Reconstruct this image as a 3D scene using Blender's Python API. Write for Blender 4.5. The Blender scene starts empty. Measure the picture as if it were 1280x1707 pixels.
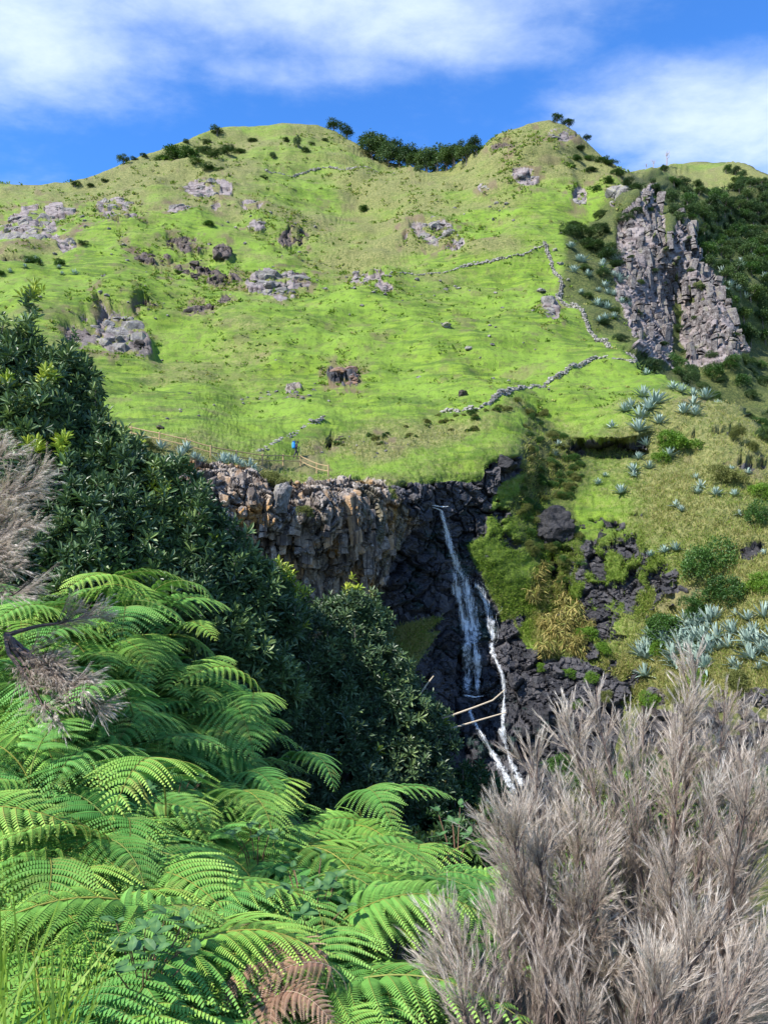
import bpy, bmesh, math, random
import numpy as np
from mathutils import Vector, Matrix, Euler

# ------------------------------------------------------------------ camera, sky, sun, exposure
scene = bpy.context.scene
C = scene.collection
F_PX, PITCH = 1290.0, math.radians(4.0)          # focal length in photo pixels (1280 x 1707), tilt up
cam_d = bpy.data.cameras.new('camera')
cam = bpy.data.objects.new('camera', cam_d); C.objects.link(cam)
cam_d.sensor_fit = 'VERTICAL'; cam_d.sensor_height = 36.0
cam_d.lens = 36.0 * F_PX / 1707.0
cam_d.clip_start = 0.05; cam_d.clip_end = 6000
cam.rotation_euler = (math.pi / 2 + PITCH, 0, 0)
scene.camera = cam
scene.view_settings.view_transform = 'Standard'
scene.view_settings.look = 'None'
scene.view_settings.exposure = 1.15
scene.view_settings.gamma = 1.0
scene.cycles.use_denoising = True
scene.cycles.max_bounces = 6
scene.cycles.transparent_max_bounces = 12

SUN_DIR = Vector((-0.56, -0.44, 0.70)).normalized()      # towards the sun
sun_d = bpy.data.lights.new('sun', 'SUN'); sun = bpy.data.objects.new('sun', sun_d); C.objects.link(sun)
sun_d.energy = 4.2; sun_d.angle = math.radians(0.8); sun_d.color = (1.0, 0.95, 0.87)
sun.rotation_euler = (-SUN_DIR).to_track_quat('-Z', 'Y').to_euler()

class NT:
    """small node-tree writer"""
    def __init__(s, tree):
        s.t = tree; s.n = tree.nodes; s.l = tree.links
    def new(s, kind, **kw):
        nd = s.n.new(kind)
        for k, v in kw.items(): setattr(nd, k, v)
        return nd
    def put(s, sock, v):
        if hasattr(v, 'is_output'): s.l.new(v, sock)
        else: sock.default_value = v
    def math(s, op, a, b=0.0, c=None, clamp=False):
        nd = s.new('ShaderNodeMath', operation=op, use_clamp=clamp)
        s.put(nd.inputs[0], a); s.put(nd.inputs[1], b)
        if c is not None: s.put(nd.inputs[2], c)
        return nd.outputs[0]
    def vmath(s, op, a, b=None):
        nd = s.new('ShaderNodeVectorMath', operation=op)
        s.put(nd.inputs[0], a)
        if b is not None: s.put(nd.inputs[1], b)
        return nd.outputs[1] if op in ('LENGTH', 'DOT_PRODUCT') else nd.outputs[0]
    def mix(s, f, a, b, mode='MIX'):
        nd = s.new('ShaderNodeMix', data_type='RGBA', blend_type=mode)
        s.put(nd.inputs[0], f)
        s.put(nd.inputs[6], a if hasattr(a, 'is_output') else (*a[:3], 1))
        s.put(nd.inputs[7], b if hasattr(b, 'is_output') else (*b[:3], 1))
        return nd.outputs[2]
    def ramp(s, x, lo, hi, a=0.0, b=1.0):
        nd = s.new('ShaderNodeMapRange', interpolation_type='SMOOTHSTEP')
        s.put(nd.inputs[0], x); s.put(nd.inputs[1], lo); s.put(nd.inputs[2], hi); s.put(nd.inputs[3], a); s.put(nd.inputs[4], b)
        return nd.outputs[0]
    def noise(s, vec, scale, detail=4.0, rough=0.55, dist=0.0, w=None):
        nd = s.new('ShaderNodeTexNoise')
        s.put(nd.inputs['Vector'], vec); nd.inputs['Scale'].default_value = scale
        nd.inputs['Detail'].default_value = detail; nd.inputs['Roughness'].default_value = rough
        nd.inputs['Distortion'].default_value = dist
        return nd.outputs[0]
    def scalev(s, vec, sc, off=(0, 0, 0)):
        nd = s.new('ShaderNodeMapping'); s.put(nd.inputs[0], vec)
        nd.inputs['Scale'].default_value = sc; nd.inputs['Location'].default_value = off
        return nd.outputs[0]
    def attr(s, name):
        nd = s.new('ShaderNodeAttribute'); nd.attribute_name = name
        return nd
    def sep(s, v):
        nd = s.new('ShaderNodeSeparateXYZ'); s.put(nd.inputs[0], v); return nd.outputs
    def comb(s, x, y, z):
        nd = s.new('ShaderNodeCombineXYZ'); s.put(nd.inputs[0], x); s.put(nd.inputs[1], y); s.put(nd.inputs[2], z); return nd.outputs[0]

world = bpy.data.worlds.new('World'); scene.world = world; world.use_nodes = True
w = NT(world.node_tree); w.n.clear()
sky = w.new('ShaderNodeTexSky', sky_type='NISHITA'); sky.sun_disc = False
sky.sun_elevation = math.asin(SUN_DIR.z); sky.sun_rotation = math.atan2(SUN_DIR.x, SUN_DIR.y)
sky.altitude = 50; sky.air_density = 1.0; sky.dust_density = 0.2; sky.ozone_density = 2.5
dirv = w.new('ShaderNodeTexCoord').outputs['Generated']
dx, dy, dz = w.sep(dirv)
zz = w.math('ADD', w.math('MAXIMUM', dz, 0.0), 0.10)
cu, cv = w.math('DIVIDE', dx, zz), w.math('DIVIDE', dy, zz)          # cloud sheet seen from below
sheet = w.comb(cu, cv, 0.0)
n1 = w.noise(w.scalev(sheet, (1.0, 1.5, 1.0), (3.1, 0.7, 0)), 1.5, 8.0, 0.58, 0.12)
n2 = w.noise(w.scalev(sheet, (1.2, 1.5, 1.0), (7.7, 2.9, 0)), 4.6, 7.0, 0.6, 0.15)
# large cloud banks that stand over the place (directions, x/y and z/y), open blue between them
yy = w.math('MAXIMUM', dy, 0.05)
pa, pe = w.math('DIVIDE', dx, yy), w.math('DIVIDE', dz, yy)
bank = 0.0
for (a, e, ra, re, g) in ((-0.16, 0.84, 0.70, 0.21, 1.0), (-0.48, 0.73, 0.36, 0.14, 0.95), (0.48, 0.61, 0.32, 0.13, 1.0), (0.12, 0.71, 0.26, 0.07, 0.6), (-0.12, 0.67, 0.30, 0.05, 0.5), (0.70, 0.86, 0.22, 0.08, 0.5), (-0.62, 0.60, 0.12, 0.04, 0.5)):
    d = w.vmath('LENGTH', w.comb(w.math('MULTIPLY', w.math('SUBTRACT', pa, a), 1 / ra), w.math('MULTIPLY', w.math('SUBTRACT', pe, e), 1 / re), 0.0))
    b = w.ramp(d, 1.25, 0.15, 0.0, g)
    bank = b if isinstance(bank, float) else w.math('MAXIMUM', bank, b)
front = w.ramp(dy, 0.05, 0.35)
bias = w.math('ADD', w.math('MULTIPLY', w.math('MULTIPLY', bank, front), 0.42), w.math('MULTIPLY', w.math('SUBTRACT', 1.0, front), 0.16))
dens = w.math('ADD', w.math('ADD', w.math('MULTIPLY', n1, 0.62), w.math('MULTIPLY', n2, 0.42)), bias)
cl = w.math('MULTIPLY', w.ramp(dens, 0.54, 1.06), w.ramp(dz, 0.0, 0.12))
shade = w.ramp(n2, 0.3, 0.7, 0.80, 1.0)
skyc = w.mix(1.0, sky.outputs[0], w.mix(w.ramp(dz, 0.05, 0.42), (0.80, 0.95, 1.12), (0.40, 0.86, 1.42)), 'MULTIPLY')
cloudc = w.mix(shade, (2.4, 3.3, 5.2), (4.2, 4.9, 6.0))
bg = w.new('ShaderNodeBackground')
w.put(bg.inputs[0], w.mix(w.math('MULTIPLY', cl, 0.93), skyc, cloudc)); bg.inputs[1].default_value = 0.10
w.l.new(bg.outputs[0], w.new('ShaderNodeOutputWorld').inputs[0])

# ------------------------------------------------------------------ numeric helpers
rng = np.random.default_rng(11); random.seed(11)
def ray(px, py):
    """direction through a photo point, camera depth 1 (camera at the origin, looking along +Y)"""
    px = np.asarray(px, float); py = np.asarray(py, float)
    nx = (px - 640) / F_PX; ny = (853.5 - py) / F_PX
    c, s = math.cos(PITCH), math.sin(PITCH)
    return np.stack([nx, c - ny * s, s + ny * c], -1)
def at(px, py, d): return ray(px, py) * np.asarray(d, float)[..., None]
def _hash(ix, iy, iz, k):
    h = (ix.astype(np.uint32) * np.uint32(374761393)) ^ (iy.astype(np.uint32) * np.uint32(668265263)) ^ (iz.astype(np.uint32) * np.uint32(2147483647)) ^ np.uint32(k * 1274126177 & 0xffffffff)
    h = (h ^ (h >> np.uint32(13))) * np.uint32(1274126177)
    h = (h ^ (h >> np.uint32(16))) * np.uint32(2246822519)
    return (h ^ (h >> np.uint32(15))).astype(np.float64) / 4294967295.0
def vnoise(P, k=0):
    """value noise, -1..1"""
    I = np.floor(P).astype(np.int64); f = P - I; f = f * f * f * (f * (f * 6 - 15) + 10)
    r = 0
    for a in (0, 1):
        for b in (0, 1):
            for c in (0, 1):
                wgt = (f[..., 0] if a else 1 - f[..., 0]) * (f[..., 1] if b else 1 - f[..., 1]) * (f[..., 2] if c else 1 - f[..., 2])
                r = r + wgt * _hash(I[..., 0] + a, I[..., 1] + b, I[..., 2] + c, k)
    return r * 2 - 1
def fbm(P, octv=4, k=0, g=0.5):
    r = 0; a = 1.0; q = np.array(P, float); s = 0
    for o in range(octv):
        r = r + a * vnoise(q + 17.3 * o, k + o); s += a; a *= g; q = q * 2.03
    return r / s
def worley(P, k=0, jit=0.9):
    """F1, F2, cell random (n,3), vector from cell centre"""
    I = np.floor(P).astype(np.int64)
    n = P.shape[0]; f1 = np.full(n, 9.0); f2 = np.full(n, 9.0); cid = np.zeros((n, 3), np.int64); cen = np.zeros((n, 3))
    for a in (-1, 0, 1):
        for b in (-1, 0, 1):
            for c in (-1, 0, 1):
                J = I + np.array([a, b, c])
                ctr = J + 0.5 + jit * (np.stack([_hash(J[:, 0], J[:, 1], J[:, 2], k + q) for q in (1, 2, 3)], -1) - 0.5)
                d = np.sqrt(((P - ctr) ** 2).sum(-1))
                near = d < f1
                f2 = np.where(near, f1, np.minimum(f2, d)); f1 = np.where(near, d, f1)
                cid[near] = J[near]; cen[near] = ctr[near]
    rnd = np.stack([_hash(cid[:, 0], cid[:, 1], cid[:, 2], k + q) for q in (5, 6, 7)], -1)
    return f1, f2, rnd, P - cen
def blocky(P, k=0, tilt=0.9, crack=0.35, cw=0.12):
    f1, f2, r, v = worley(P, k)
    d = (r[:, 0] - 0.5) * 0.9 + tilt * ((r - 0.5) * v).sum(-1)
    return d - crack * np.clip(1 - (f2 - f1) / cw, 0, 1), r[:, 1]
def sstep(x, a, b):
    t = np.clip((x - a) / (b - a), 0, 1); return t * t * (3 - 2 * t)
def poly_sdf(px, py, poly):
    """signed pixel distance to a polygon, negative inside"""
    poly = np.array(poly, float); d = np.full(px.shape, 1e9); ins = np.zeros(px.shape, bool)
    for (x0, y0), (x1, y1) in zip(poly, np.roll(poly, -1, 0)):
        ex, ey = x1 - x0, y1 - y0
        t = np.clip(((px - x0) * ex + (py - y0) * ey) / (ex * ex + ey * ey), 0, 1)
        d = np.minimum(d, np.hypot(px - x0 - t * ex, py - y0 - t * ey))
        cr = ((y0 > py) != (y1 > py)) & (px < (x1 - x0) * (py - y0) / (y1 - y0 + 1e-12) + x0)
        ins ^= cr
    return np.where(ins, -d, d)
class TPS:
    """thin-plate surface of inverse distance (planes stay planes)"""
    def __init__(s, pts, lam=1e-3):
        pts = np.array(pts, float); s.X = pts[:, :2] / 400.0; v = 1.0 / pts[:, 2]
        n = len(pts); K = s.k(s.X, s.X) + lam * np.eye(n); Q = np.c_[np.ones(n), s.X]
        A = np.block([[K, Q], [Q.T, np.zeros((3, 3))]])
        s.c = np.linalg.solve(A, np.r_[v, 0, 0, 0])
    def k(s, a, b):
        r2 = ((a[:, None, :] - b[None]) ** 2).sum(-1)
        return 0.5 * r2 * np.log(r2 + 1e-12)
    def __call__(s, px, py):
        q = np.stack([np.ravel(px), np.ravel(py)], -1) / 400.0; out = np.empty(len(q))
        for i in range(0, len(q), 40000):
            b = q[i:i + 40000]; out[i:i + 40000] = s.k(b, s.X) @ s.c[:-3] + np.c_[np.ones(len(b)), b] @ s.c[-3:]
        return 1.0 / np.maximum(out, 1e-4).reshape(np.shape(px))

# ------------------------------------------------------------------ scene helpers
def mesh(name, V, Fc, attrs=None, smooth=False):
    me = bpy.data.meshes.new(name); V = np.asarray(V, np.float32); Fc = np.asarray(Fc, np.int32)
    me.vertices.add(len(V)); me.vertices.foreach_set('co', V.ravel())
    k = Fc.shape[1]; me.loops.add(Fc.size); me.loops.foreach_set('vertex_index', Fc.ravel())
    me.polygons.add(len(Fc)); me.polygons.foreach_set('loop_start', np.arange(0, Fc.size, k, dtype=np.int32))
    try: me.polygons.foreach_set('loop_total', np.full(len(Fc), k, np.int32))
    except Exception: pass
    me.polygons.foreach_set('use_smooth', np.full(len(Fc), smooth))
    for nm, a in (attrs or {}).items():
        a = np.asarray(a, np.float32)
        if a.ndim == 1:
            me.attributes.new(nm, 'FLOAT', 'POINT').data.foreach_set('value', a)
        else:
            me.attributes.new(nm, 'FLOAT_VECTOR', 'POINT').data.foreach_set('vector', a.ravel())
    me.update(calc_edges=True); return me
def obj(name, me, mat=None, parent=None, loc=None, rot=None, scale=None):
    o = bpy.data.objects.new(name, me); C.objects.link(o)
    if mat and me and not me.materials: me.materials.append(mat)
    if parent: o.parent = parent
    if loc is not None: o.location = tuple(float(v) for v in loc)
    if rot is not None: o.rotation_euler = rot
    if scale is not None: o.scale = scale if hasattr(scale, '__len__') else (scale,) * 3
    return o
def tag(o, label=None, cat=None, group=None, kind=None):
    if label: o['label'] = label
    if cat: o['category'] = cat
    if group: o['group'] = group
    if kind: o['kind'] = kind
    return o
def thing(name, loc, label, cat, group=None, rot=(0, 0, 0), scale=1.0):
    return tag(obj(name, None, loc=loc, rot=rot, scale=scale), label, cat, group)
class Acc:
    """collects many small pieces into one mesh"""
    def __init__(s): s.V = []; s.F = []; s.A = []; s.n = 0
    def add(s, V, Fc, var=0.5):
        V = np.asarray(V, float).reshape(-1, 3); s.V.append(V); s.F.append(np.asarray(Fc) + s.n)
        s.A.append(np.broadcast_to(np.asarray(var, float), (len(V),))); s.n += len(V)
    def scatter(s, T, TF, pos, R, sc, var):
        """copies of a template at pos (n,3), rotation (n,3,3), scale (n,) or (n,3)"""
        T = np.asarray(T, float); n = len(pos); sc = np.asarray(sc, float)
        sc = sc[:, None, None] if sc.ndim == 1 else sc[:, None, :]
        V = np.einsum('nij,nkj->nki', R, T[None] * sc) + np.asarray(pos)[:, None, :]
        Fc = (np.asarray(TF)[None] + (np.arange(n) * len(T))[:, None, None]).reshape(-1, np.shape(TF)[1])
        s.add(V.reshape(-1, 3), Fc, np.repeat(np.asarray(var, float), len(T)))
    def mesh(s, name, smooth=False):
        return mesh(name, np.concatenate(s.V), np.concatenate(s.F), {'var': np.concatenate(s.A)}, smooth)
def unit(v): v = np.asarray(v, float); return v / (np.linalg.norm(v, axis=-1, keepdims=True) + 1e-12)
def frames(y, roll=None, up=None):
    """rotation matrices whose Y axis is y; Z leans to `up`"""
    y = unit(y); up = np.broadcast_to(np.array([0, 0, 1.0]) if up is None else up, y.shape)
    x = np.cross(y, up); bad = np.linalg.norm(x, axis=-1) < 1e-3; x[bad] = [1, 0, 0]; x = unit(x); z = np.cross(x, y)
    if roll is not None:
        c, sn = np.cos(roll)[..., None], np.sin(roll)[..., None]; x, z = x * c + z * sn, z * c - x * sn
    return np.stack([x, y, z], -1)
def tube(acc, pts, rad, sides=5, var=0.5):
    pts = np.asarray(pts, float); n = len(pts); rad = np.broadcast_to(np.asarray(rad, float), (n,))
    t = unit(np.gradient(pts, axis=0)); R = frames(t, up=np.array([0.21, 0.31, 0.93]))
    a = np.arange(sides) * 2 * np.pi / sides
    ring = R[:, :, 0][:, None] * np.cos(a)[None, :, None] + R[:, :, 2][:, None] * np.sin(a)[None, :, None]
    V = pts[:, None] + ring * rad[:, None, None]
    i = np.arange(n - 1)[:, None] * sides; j = np.arange(sides)[None]; jn = (j + 1) % sides
    Fc = np.stack([i + j, i + jn, i + sides + jn, i + sides + j], -1).reshape(-1, 4)
    acc.add(V.reshape(-1, 3), Fc, var)
def mat(name):
    m = bpy.data.materials.new(name); m.use_nodes = True; t = NT(m.node_tree); t.n.clear()
    b = t.new('ShaderNodeBsdfPrincipled'); o = t.new('ShaderNodeOutputMaterial'); t.l.new(b.outputs[0], o.inputs[0])
    return m, t, b, o
def posn(t): return t.new('ShaderNodeNewGeometry').outputs['Position']
def objco(t): return t.new('ShaderNodeTexCoord').outputs['Object']
def orand(t): return t.new('ShaderNodeObjectInfo').outputs['Random']
def bump(t, b, h, strength=0.5, dist=0.1):
    nd = t.new('ShaderNodeBump'); nd.inputs['Strength'].default_value = strength; nd.inputs['Distance'].default_value = dist
    t.put(nd.inputs['Height'], h); t.l.new(nd.outputs[0], b.inputs['Normal'])
def leaf_mat(name, cols, rough=0.5, trans=0.25, spec=0.4, obj_var=0.0, noise_sc=None):
    """foliage: colour by the leaf's own random value, some light through the blade"""
    m, t, b, o = mat(name)
    v = t.attr('var').outputs['Fac']
    if obj_var: v = t.math('ADD', t.math('MULTIPLY', v, 1 - obj_var), t.math('MULTIPLY', orand(t), obj_var))
    cr = t.new('ShaderNodeValToRGB'); t.l.new(v, cr.inputs[0])
    el = cr.color_ramp.elements
    while len(el) < len(cols): el.new(0.5)
    for e, (p, c) in zip(el, cols): e.position = p; e.color = (*c, 1)
    t.l.new(cr.outputs[0], b.inputs['Base Color']); b.inputs['Roughness'].default_value = rough
    b.inputs['Specular IOR Level'].default_value = spec
    if trans:
        tr = t.new('ShaderNodeBsdfTranslucent'); t.l.new(t.mix(1.0, cr.outputs[0], (1.0, 1.0, 0.55), 'MULTIPLY'), tr.inputs[0])
        mx = t.new('ShaderNodeMixShader'); mx.inputs[0].default_value = trans
        t.l.new(b.outputs[0], mx.inputs[1]); t.l.new(tr.outputs[0], mx.inputs[2]); t.l.new(mx.outputs[0], o.inputs[0])
    return m
# ------------------------------------------------------------------ terrain: control points (photo x, photo y, metres)
HILL = [(-300,330,250),(0,307,245),(100,305,240),(200,270,250),(300,232,272),(350,216,285),(420,208,296),(470,206,300),(530,212,300),(590,238,292),(625,262,285),(680,280,272),(715,290,258),(745,283,246),(775,262,236),(800,246,232),(860,217,228),(915,203,226),(950,218,224),(985,250,221),
 (100,345,205),(300,300,226),(450,300,232),(600,300,240),(700,320,222),(750,330,208),(840,300,205),(900,300,203),(0,400,178),(150,400,176),(300,400,178),(450,400,180),(600,400,186),(700,400,180),(800,400,176),(900,420,167),(300,350,196),(450,350,200),(600,350,232),(540,300,250),(660,300,252),(560,430,178),(760,360,190),(850,350,187),
 (0,500,142),(200,500,142),(400,500,144),(600,500,146),(800,500,142),(920,500,142),(200,600,113),(400,600,114),(600,600,116),(800,590,115),(950,580,118),(1040,580,114),
 (-300,500,140),(-300,700,70),(0,700,80),(200,690,84),(400,700,90),(520,738,83),(740,708,91),(870,655,101),(940,620,107)]
NEAR = [(-300,900,45),(0,900,46),(200,730,66),(300,750,64),(430,765,68),(490,770,76),(540,780,76),(640,790,72),(600,770,77),(720,780,75),(800,770,77),(850,750,79),
 (340,775,60),(430,792,61),(540,802,64),(640,806,69),(400,950,59),(480,950,62),(560,950,64),(640,960,68.5),(560,1030,65),(640,1030,71),(600,1070,70),(690,950,72.4),(680,880,71),(710,870,72.6),
 (735,845,74),(780,815,76),(830,790,77.5),(740,930,74.6),(770,980,74.6),(790,1060,73.8),(790,1150,71.8),(740,1060,72.6),(720,1100,71),(690,1050,69.5),(650,1110,66),(700,1150,67.5),
 (830,1120,72),(830,1250,68),(870,1310,65.5),(760,1250,67.5),(820,900,76),(850,960,76),(900,930,79),(930,870,80),(900,800,83),(880,720,91),(930,1050,75),(920,1110,69.5),(960,1180,67),(960,1260,66),
 (1000,735,88),(1000,765,87),(1000,680,97),(1050,650,101),(1060,620,106),(1060,592,112),(1040,588,114),(1100,720,90),(1130,645,103),(1200,690,96),(1262,745,88),(1300,770,85),(1450,830,75),(1650,900,62),
 (1000,850,80),(1100,850,78),(1200,850,74),(1000,950,75),(1080,950,73),(1200,950,69),(1280,900,69),(1060,1050,70),(1150,1050,66),(1280,1050,60),(1080,1140,66),(1180,1140,61),(1280,1150,56),(1100,1230,62),(1200,1230,56),(1280,1230,53),(1050,1320,61),(1650,1100,45),
 (1000,1400,58),(800,1400,61),(600,1250,58),(400,1150,52),(200,1100,46),(0,1200,42),(-300,1200,40),(600,1420,52),(200,1420,42),(1280,1420,48),(1650,1420,40),(0,1800,34),(640,1800,38),(1280,1800,36),(0,2300,26),(640,2300,28),(1280,2300,27)]
FAR = [(960,440,162),(1000,480,152),(960,520,140),(1020,545,132),(1000,350,192),(970,300,207),(1060,400,172),(1040,470,160),(1060,480,160),(1070,545,146),(1110,590,146),(1150,420,178),(1165,460,168),(1200,520,160),(1225,590,150),(1128,480,176),(1132,560,166),(1080,325,184),(1140,375,182),
 (1030,290,209),(1050,300,202),(1110,340,215),(1190,400,225),(1200,330,238),(1280,330,255),(1270,300,262),(1200,275,320),(1120,285,300),(1100,280,290),(1270,280,300),(1280,450,212),(1280,560,188),(1260,650,150),(1180,640,142),(1280,720,125),(1120,640,132),(1450,450,205),(1650,400,230),(1450,650,150),(1650,700,130)]
RIDGE = np.array([(900,640),(1000,600),(1040,589),(1068,592),(1100,618),(1130,643),(1165,662),(1200,690),(1235,718),(1262,743),(1300,768),(1450,830),(1720,920)], float)
CREST = np.array([(-440,350),(-300,332),(-100,312),(0,307),(70,307),(115,303),(160,290),(200,272),(240,256),(300,234),(350,216),(385,211),(420,208),(470,206),(530,212),(560,222),(590,238),(625,262),(680,280),(715,290),(745,283),(775,262),(800,246),(830,230),(860,217),(890,208),(915,203),(940,210),(960,224),(985,247),(1010,268),(1040,287),(1075,285),(1100,278),(1160,269),(1200,268),(1235,270),(1280,290),(1450,335),(1720,390)], float)
tA = TPS(HILL + FAR); tB = TPS(HILL + NEAR)
def base_depth(px, py):
    ry = np.interp(px, RIDGE[:, 0], RIDGE[:, 1])
    wid = np.interp(px, [940, 1000, 1060, 1090], [120, 80, 16, 5])
    k = sstep(py, ry - wid, ry + 0.6)                     # 0 beyond the near ridge, 1 on it and below
    dA, dB = tA(px, py), tB(px, py)
    return 1.0 / ((1 - k) / dA + k / dB)
cols = np.r_[np.arange(-440, -20, 22), np.arange(-20, 330, 2.6), np.arange(330, 900, 1.6), np.arange(900, 1302, 2.6), np.arange(1306, 1720, 22)]
NR, NB = 530, 12
S = np.interp(np.linspace(0, 1, NR), [0, 0.40, 0.89, 1], [0, 0.46, 0.80, 1])
cr = np.interp(cols, CREST[:, 0], CREST[:, 1]) + 1.5 * fbm(np.c_[cols * 0.03, cols * 0, cols * 0], 3, 5)
PXg = np.repeat(cols[None], NR, 0); PYg = cr[None] + (1425 - cr[None]) * S[:, None]
low = np.linspace(1440, 2300, 14)
PXg = np.r_[PXg, np.repeat(cols[None], 14, 0)]; PYg = np.r_[PYg, np.repeat(low[:, None], len(cols), 1)]
D = base_depth(PXg, PYg)
# rounded shoulders at the skyline: the last rows bend back
P0 = at(PXg, PYg, D)
sh = PXg.shape; fx, fy = PXg.ravel(), PYg.ravel()
P = P0.reshape(-1, 3).copy()
def grid_normals(G):
    du = np.gradient(G, axis=1); dv = np.gradient(G, axis=0)
    n = unit(np.cross(du, -dv)); flip = (n * G).sum(-1) > 0; n[flip] *= -1; return n
N = grid_normals(P0).reshape(-1, 3)
wob = np.stack([fx, fy, fx * 0], -1)
wn = fbm(wob / 34.0, 4, 40); wn2 = fbm(wob / np.array([17.0, 13.0, 1.0]), 4, 44)                                # ragged edges for the patches below
def region(poly, soft=6, rag=16): return sstep(poly_sdf(fx, fy, poly) + rag * wn, soft, -soft)
def spot(x, y, rx, ry, rag=0.5, fine=0.0): return sstep(np.hypot((fx - x) / rx, (fy - y) / ry) + rag * wn + fine * wn2, 1.15, 0.75)
pale = region([(262,778),(330,765),(372,772),(430,786),(470,808),(520,800),(600,800),(640,803),(655,832),(700,848),(708,880),(668,905),(660,960),(640,985),(610,1000),(560,1080),(500,1090),(430,1010),(380,945),(350,890),(300,830)], 4, 10)
dark = region([(640,812),(700,812),(740,806),(800,800),(815,775),(862,762),(866,790),(825,812),(812,850),(800,905),(835,960),(850,1030),(880,1085),(960,1105),(1030,1130),(1040,1190),(1020,1260),(960,1310),(950,1430),(700,1430),(680,1250),(690,1115),(735,1050),(640,1075),(585,1085),(600,1010),(640,985),(665,905),(705,870),(660,832)], 4, 8)
ledge = region([(735,1030),(712,1052),(690,1085),(655,1108),(600,1110),(596,1072),(640,1052),(690,1040)], 3, 5)
mossR = region([(770,905),(800,900),(835,950),(868,985),(860,1030),(835,1040),(815,985),(780,935)], 4, 10)
mixR = region([(880,850),(960,905),(1060,900),(1120,960),(1080,1030),(1010,1010),(990,1080),(1080,1120),(1050,1190),(960,1120),(860,1080),(850,1000),(900,990)], 12, 20)
patch = sstep(fbm(np.c_[(fx + fy * .35) / 16, fy / 26, fx * 0], 4, 71), 0.06, 0.16)
darkp = np.maximum.reduce([spot(*q, 0.7, 2.2) for q in ((1006,882,28,12),(1065,861,14,13),(1010,916,26,18),(958,927,15,13),(995,952,16,24),(1065,931,22,11),(844,902,9,16),(827,862,11,15),(1045,985,22,22),(1092,970,34,20),(1018,996,20,16),(1008,1028,26,30),(1210,745,48,6),(1262,790,30,8),(1252,927,16,9),(1050,749,30,5),(1000,747,40,6),(960,765,24,7))] )  # the last spots paint the shadow under the cave brow in dark rock colour
brownr = region([(1090,1150),(1180,1165),(1290,1150),(1290,1300),(1180,1300),(1090,1290),(1060,1220)], 6, 14)
farc = region([(1020,450),(1030,385),(1050,335),(1085,312),(1096,350),(1112,405),(1128,372),(1146,366),(1160,415),(1190,470),(1225,508),(1246,585),(1190,606),(1150,598),(1128,560),(1118,610),(1096,600),(1058,560),(1030,500)], 4, 14)
farc *= 1 - 0.85 * spot(1128, 520, 9, 70, 0.5) ; farc *= 1 - 0.9 * sstep(fbm(np.c_[fx / 16, fy / 20, fx * 0], 3, 72), 0.36, 0.55)
OUT = [(60,382,58,30,1),(115,410,16,14,1),(190,343,30,16,1),(205,370,24,15,1),(95,352,26,12,1),(20,376,26,10,1),(345,318,38,14,.8),(300,350,24,14,.8),(415,342,18,8,1),(432,376,14,8,1),(362,348,9,7,.5),(488,398,22,11,.3),(302,408,28,10,.1),(372,420,15,15,.1),(250,430,30,12,.2),(330,452,40,14,.15),(372,463,28,12,.15),(463,470,44,26,.7),(500,465,12,14,.2),(190,556,58,28,.5),(130,560,26,14,.4),(235,575,16,14,.4),
 (726,388,34,22,.9),(760,408,16,12,.9),(690,402,14,8,.9),(873,295,22,12,.8),(807,312,9,7,.9),(845,250,26,7,.3),(968,335,15,16,1),(1028,325,16,20,.9),(936,226,24,10,.8),(610,464,30,12,.6),(640,482,16,10,.6),(578,622,28,16,.25),(490,646,12,10,.9),(920,515,12,18,.5),(560,755,22,10,.2),(640,748,10,6,.2),(10,455,30,9,.2),(255,520,20,8,.2),(330,520,26,12,.25),(380,500,16,10,.25)]
outr = np.maximum.reduce([spot(x, y, a * 1.05, b * 1.05, 0.75) for (x, y, a, b, q) in OUT])
outtone = np.zeros(len(fx)); ow = np.zeros(len(fx)) + 1e-6
for (x, y, a, b, q) in OUT:
    g = np.exp(-(((fx - x) / a) ** 2 + ((fy - y) / b) ** 2)); outtone += g * q; ow += g
outtone /= ow
outm = outr * sstep(fbm(np.c_[fx / 14, fy / 9, fx * 0], 3, 75), -0.28, 0.02)
rockP = np.maximum.reduce([pale, farc, outm * sstep(outtone, 0.25, 0.6), brownr * 0.35])
rockD = np.maximum.reduce([dark, brownr * 0.75 * sstep(wn2, .35, -.1), mixR * patch, darkp, outm * (1 - sstep(outtone, 0.25, 0.6))])
cave = spot(1015, 762, 62, 17, 0.3); brow = spot(1020, 733, 66, 10, 0.25)  # cave also darkens the scrub colour below: the brow's shade is painted in
moss = np.clip(ledge + mossR + 0.8 * region([(800,880),(850,800),(870,830),(850,960),(880,1080),(1000,1110),(1060,1180),(990,1130),(860,1070),(840,1000)], 10, 22) + 0.7 * mixR, 0, 1)
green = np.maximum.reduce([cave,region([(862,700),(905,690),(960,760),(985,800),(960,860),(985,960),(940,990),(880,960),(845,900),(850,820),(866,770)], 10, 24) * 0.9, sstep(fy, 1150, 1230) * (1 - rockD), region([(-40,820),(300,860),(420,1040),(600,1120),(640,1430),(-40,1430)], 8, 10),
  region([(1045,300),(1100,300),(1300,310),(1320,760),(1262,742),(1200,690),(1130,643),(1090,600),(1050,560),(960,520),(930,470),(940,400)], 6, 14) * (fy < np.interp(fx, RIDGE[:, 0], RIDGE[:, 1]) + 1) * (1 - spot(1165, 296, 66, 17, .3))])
rockP *= 1 - ledge; rockD *= 1 - ledge * 0.97; rockD *= 1 - mossR * 0.9; rockP *= 1 - rockD
rock = np.clip(rockP + rockD, 0, 1)
dist = np.linalg.norm(P, axis=-1)
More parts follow.
